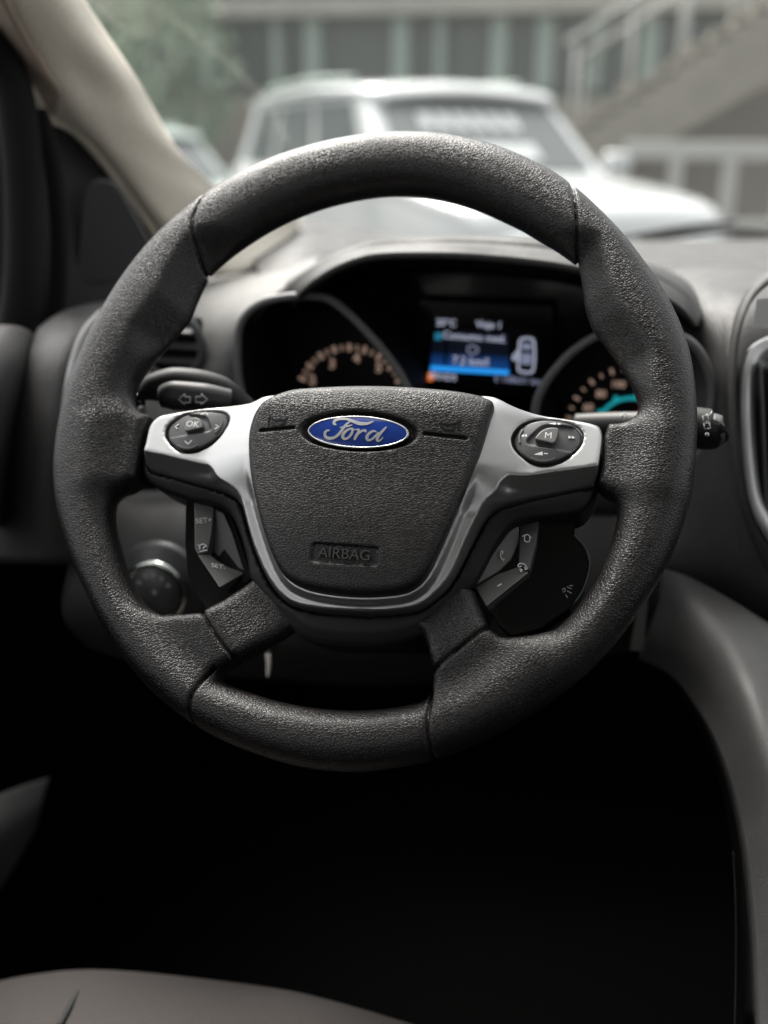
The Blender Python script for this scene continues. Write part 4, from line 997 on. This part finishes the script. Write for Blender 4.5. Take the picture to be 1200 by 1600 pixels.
def vehicle(name, loc, heading, paint, label, Lh=2.3, Hh=0.93, roof=1.70, belt=1.10, bonnet=1.02, marks=False):
    fwd = Vector((math.cos(heading), math.sin(heading), 0)); lft = Vector((-math.sin(heading), math.cos(heading), 0))
    M = Matrix((( fwd.x, lft.x, 0, loc[0]), (fwd.y, lft.y, 0, loc[1]), (0, 0, 1, 0), (0, 0, 0, 1)))
    e = empty(name, label=label, cat='car', mat4=M)
    def sec(x, z0, z1, h, t): # cross-section ring, tumblehome t at the top
        return [(x, -h * .96, z0), (x, -h, (z0 + z1) * .45), (x, -h * .985, z1 - .12), (x, -h * t, z1), (x, 0, z1 + .025), (x, h * t, z1), (x, h * .985, z1 - .12), (x, h, (z0 + z1) * .45), (x, h * .96, z0)]
    S = [sec(Lh + .10, .42, .62, Hh * .60, .8), sec(Lh + .06, .30, .80, Hh * .82, .85), sec(Lh - .08, .26, bonnet - .08, Hh * .93, .86), sec(Lh - .45, .26, bonnet, Hh, .88), sec(1.05, .26, belt, Hh, .9), sec(.4, .26, belt + .02, Hh, .93),
         sec(-1.2, .26, belt + .03, Hh, .93), sec(-Lh + .25, .28, belt + .02, Hh * .98, .9), sec(-Lh, .34, belt - .1, Hh * .9, .9), sec(-Lh - .04, .42, .7, Hh * .8, .9)]
    loft('body', [[M @ Vector(p) for p in r] for r in S], paint, e, 34, 60)
    hb, ht, xf, xb, tf, tb = Hh * .90, Hh * .76, 1.05, -Lh + .10, .42, -Lh + .28
    zb, zt = belt + .0, roof - .05
    base = [(xf, -hb, zb), (xf, hb, zb), (xb, hb, zb), (xb, -hb, zb)]; tp = [(tf, -ht, zt), (tf, ht, zt), (tb, ht, zt), (tb, -ht, zt)]
    o = mesh('cabin', [M @ Vector(p) for p in base + tp], [(0, 1, 5, 4), (1, 2, 6, 5), (2, 3, 7, 6), (3, 0, 4, 7), (4, 5, 6, 7)], paint, e, False); bevel(o, .05, 3, 20)
    rs = []
    for x, h, z in ((tf + .16, ht * .90, zt - .04), (tf + .02, ht * 1.0, zt + .02), (tf - .5, ht * 1.05, roof), ((tf + tb) / 2, ht * 1.06, roof + .015), (tb + .3, ht * 1.03, roof - .01), (tb - .12, ht * .98, zt + .01)):
        rs.append([(x, -h, z - .07), (x, -h * .9, z - .01), (x, 0, z + .03), (x, h * .9, z - .01), (x, h, z - .07)])
    loft('roof', [[M @ Vector(p) for p in r] for r in rs], paint, e, 24, 30, 0.03)
    def pane(nm, a, b, c, d, off):
        mesh(nm, [M @ (Vector(p) + Vector(off)) for p in (a, b, c, d)], [(0, 1, 2, 3)], CARGL, e, False)
    lerp = lambda a, b, t: tuple(a[i] + (b[i] - a[i]) * t for i in range(3))
    def face(b0, b1, t1, t0, s0, s1, r0, r1):
        p = lambda s, r: lerp(lerp(b0, b1, s), lerp(t0, t1, s), r)
        return p(s0, r0), p(s1, r0), p(s1, r1), p(s0, r1)
    ws_ = face(base[0], base[1], tp[1], tp[0], .07, .93, .06, .93)
    pane('front_windscreen', *ws_, (.012, 0, .012))
    pane('rear_window', *face(base[2], base[3], tp[3], tp[2], .1, .9, .15, .9), (-.012, 0, .004))
    for sgn, b0, b1, t1, t0 in ((-1, base[0], base[3], tp[3], tp[0]), (1, base[1], base[2], tp[2], tp[1])):
        for s0, s1 in ((.09, .36), (.40, .66), (.70, .90)):
            pane('side_window', *face(b0, b1, t1, t0, s0, s1, .08, .86), (0, sgn * .012, .003))
        box('mirror', M @ Vector((.86, sgn * (Hh + .10), belt + .08)), (.12, .20, .15), paint, e, rz=heading, bev=.04)
        hlp = box('headlight', M @ Vector((Lh - .03, sgn * Hh * .68, .80)), (.20, .34, .15), LAMPG, e, rz=heading + sgn * .35, bev=.04)
        tube('roof_rail', [M @ Vector((tf - .3, sgn * ht * .92, roof + .03)), M @ Vector(((tf + tb) / 2, sgn * ht * .94, roof + .06)), M @ Vector((tb + .2, sgn * ht * .92, roof + .03))], .02, FRAME, e, 8)
        for x in (Lh - .85, -Lh + .85):
            w = empty('wheel'); w.parent = e
            tube('tyre', [Vector((x + .28 * math.cos(a), sgn * (Hh - .06), .36 + .28 * math.sin(a))) for a in np.linspace(0, 2 * math.pi, 20, endpoint=False)], .085, TYRE, w, 8, 40, closed=True, local=True)
            n = 16; vs_ = [Vector((x + .2 * math.cos(2 * math.pi * i / n), sgn * (Hh + .0), .36 + .2 * math.sin(2 * math.pi * i / n))) for i in range(n)]
            mesh('rim', vs_ + [Vector((x, sgn * (Hh - .03), .36))], [(i, (i + 1) % n, n) for i in range(n)], ALLOY, w, False, True)
    box('grille', M @ Vector((Lh + .07, 0, .68)), (.10, .9, .18), TYRE, e, rz=heading, bev=.02)
    box('bumper', M @ Vector((Lh + .02, 0, .42)), (.22, 1.5, .20), paint, e, rz=heading, bev=.06)
    if marks:
        for k in range(6):
            s = .22 + .085 * k
            q_ = face(base[0], base[1], tp[1], tp[0], s, s + .062, .50, .70)
            mesh('windscreen_mark', [M @ (Vector(p) + Vector((.02, 0, .02))) for p in q_], [(0, 1, 2, 3)], WHITEP, e, False)
        q_ = face(base[0], base[1], tp[1], tp[0], .40, .72, .14, .34)
        mesh('windscreen_mark', [M @ (Vector(p) + Vector((.02, 0, .02))) for p in q_], [(0, 1, 2, 3)], WHITEP, e, False)
    return e
vehicle('parked_car', (-1.35, 7.7), math.radians(-54), WHITEP, 'white off-road wagon parked outside with white marks on its windscreen', roof=1.74, belt=1.16, bonnet=1.08, marks=True)
vehicle('parked_car', (-5.3, 11.0), math.radians(-42), GREENP, 'pale green hatchback parked beyond the white wagon', Lh=2.0, Hh=.86, roof=1.50, belt=.95, bonnet=.88)

# ---- glazed building front
YB = 15.0
bld = empty('glazed_building', (0, YB, 0), 'grey green building front with tall windows and a pale band', 'building')
box('wall', (-2, YB + .6, 3.0), (26, .6, 6.0), mottled(mat('facade_grey', (0.17, 0.215, 0.19), 0.85), 1.5, .2), bld)
zb0, zb1 = PY(450, 28, YB).z, PY(450, 0, YB).z
box('pale_band', (-2, YB + .05, (zb0 + zb1) / 2), (22, .5, zb1 - zb0), BAND, bld, bev=.02)
box('plinth', (-2, YB + .05, PY(300, 158, YB).z / 2), (22, .5, PY(300, 150, YB).z), CONC, bld, bev=.02)
edges = [150, 235, 335, 440, 495, 630, 690, 780, 850, 930, 1010, 1120]
for i, (a, b) in enumerate(zip(edges[:-1], edges[1:])):
    p0, p1 = PY(a, 140, YB + .2), PY(b, 40, YB + .2)
    w = empty('window'); w.parent = bld; w.matrix_basis = Matrix.Translation(-bld.location)
    mesh('pane', [Vector((p0.x + .10, YB + .22, p0.z)), Vector((p1.x - .10, YB + .22, p0.z)), Vector((p1.x - .10, YB + .22, zb0)), Vector((p0.x + .10, YB + .22, zb0))], [(0, 1, 2, 3)], BGL, w, False)
    box('mullion', (p0.x, YB + .12, (p0.z + zb0) / 2), (.22 if i % 3 else .12, .3, zb0 - p0.z), FRAME, w, bev=.01)
    mesh('upper_pane', [Vector((p0.x + .08, YB + .28, zb1)), Vector((p1.x - .08, YB + .28, zb1)), Vector((p1.x - .08, YB + .28, zb1 + 1.6)), Vector((p0.x + .08, YB + .28, zb1 + 1.6))], [(0, 1, 2, 3)], BGL, w, False)

# ---- outside staircase
YS = 10.5
stair = empty('outside_staircase', (3, YS, 0), 'pale concrete staircase climbing the building front with a metal rail', 'staircase')
st0, st1 = PY(890, 235, YS), PY(1260, 0, YS)
d_ = (st1 - st0); 
prof = [st0 + Vector((-.25, 0, -.15)), st0 + Vector((.35, 0, -.25)), st1 + Vector((.3, 0, -.35)), st1 + Vector((0, 0, .12))]
prism('stringer', [p for p in prof], [p + Vector((0, .22, 0)) for p in prof], CONC, stair, .01)
nst = 13
for k in range(nst):
    p = st0 + d_ * (k / (nst - 1))
    box('tread', p + Vector((-.10, 1.0, .08)), (.34, 1.9, .06), CONC, stair, bev=.008)
prism('far_stringer', [p + Vector((0, 1.9, 0)) for p in prof], [p + Vector((0, 2.1, 0)) for p in prof], CONC, stair, .01)
for off in (0.1, 1.95):
    tube('handrail', [st0 + Vector((-.1, off, .95)), st1 + Vector((0, off, .95))], .03, STEELP, stair, 8, res=0)
    for k in range(0, nst, 3):
        p = st0 + d_ * (k / (nst - 1))
        tube('rail_post', [p + Vector((0, off, 0)), p + Vector((0, off, .95))], .018, STEELP, stair, 6, res=0)

# ---- boundary wall and rail on the right
p0, p1 = PY(960, 205, 12.6), PY(1300, 130, 12.6)
bw = box('boundary_wall', ((p0.x + p1.x) / 2 + 1, 12.8, p1.z / 2), (p1.x - p0.x + 2, .25, p1.z), mottled(mat('tan_render', (0.24, 0.21, 0.175), 0.9), 2, .15), None, bev=.02)
props(bw, 'tan rendered wall below the staircase', 'wall')
fe = empty('rail_fence', (3, 8.6, 0), 'white painted rail fence standing before the tan wall', 'fence')
q0, q1 = PY(975, 232, 8.6), PY(1320, 240, 8.6)
box('top_rail', (q0 + q1) / 2, ((q1 - q0).length, .08, .13), STEELP, fe, bev=.01)
box('low_rail', (q0 + q1) / 2 - Vector((0, 0, .55)), ((q1 - q0).length, .06, .08), STEELP, fe, bev=.01)
for k in range(5):
    p = q0 + (q1 - q0) * (k / 4)
    box('fence_post', (p.x, 8.6, p.z / 2 - .03), (.10, .10, p.z - .07), STEELP, fe, bev=.01)

# ---- planting at the left of the building front
random.seed(4)
LEAF = mottled(mat('leaf_green', (0.20, 0.27, 0.18), 0.6), 2, .35)
for i, (px, py, h_, r_) in enumerate(((175, 120, 3.6, .95), (265, 110, 3.2, .8))):
    c = PY(px, py, 13.2)
    t_ = empty('leafy_tree', (c.x, 13.2, 0), ('broad leafy green tree before the building front', 'slimmer leafy tree nearer the glazed windows')[i], 'tree')
    tube('trunk', [Vector((c.x, 13.2, 0)), Vector((c.x + .08, 13.2, 1.2)), Vector((c.x, 13.25, h_ * .8))], [.09, .06, .03], mat('bark', (0.10, 0.075, 0.05), 0.9), t_, 8)
    vs_, fs = [], []
    for k in range(900):
        a, b = random.uniform(0, 6.283), random.uniform(-1, 1)
        rr = r_ * random.uniform(.35, 1) ** .5 * (.8 + .3 * math.sin(3 * a + i))
        p = Vector((c.x + rr * math.cos(a) * math.sqrt(1 - b * b), 13.2 + rr * math.sin(a) * math.sqrt(1 - b * b), h_ * .68 + b * h_ * .36))
        n1 = Vector((random.gauss(0, 1), random.gauss(0, 1), random.gauss(0, 1))).normalized() * .09
        n2 = n1.orthogonal().normalized() * .05
        b0 = len(vs_); vs_ += [p - n1, p + n2, p + n1, p - n2]; fs.append((b0, b0 + 1, b0 + 2, b0 + 3))
    mesh('crown', vs_, fs, LEAF, t_, False)
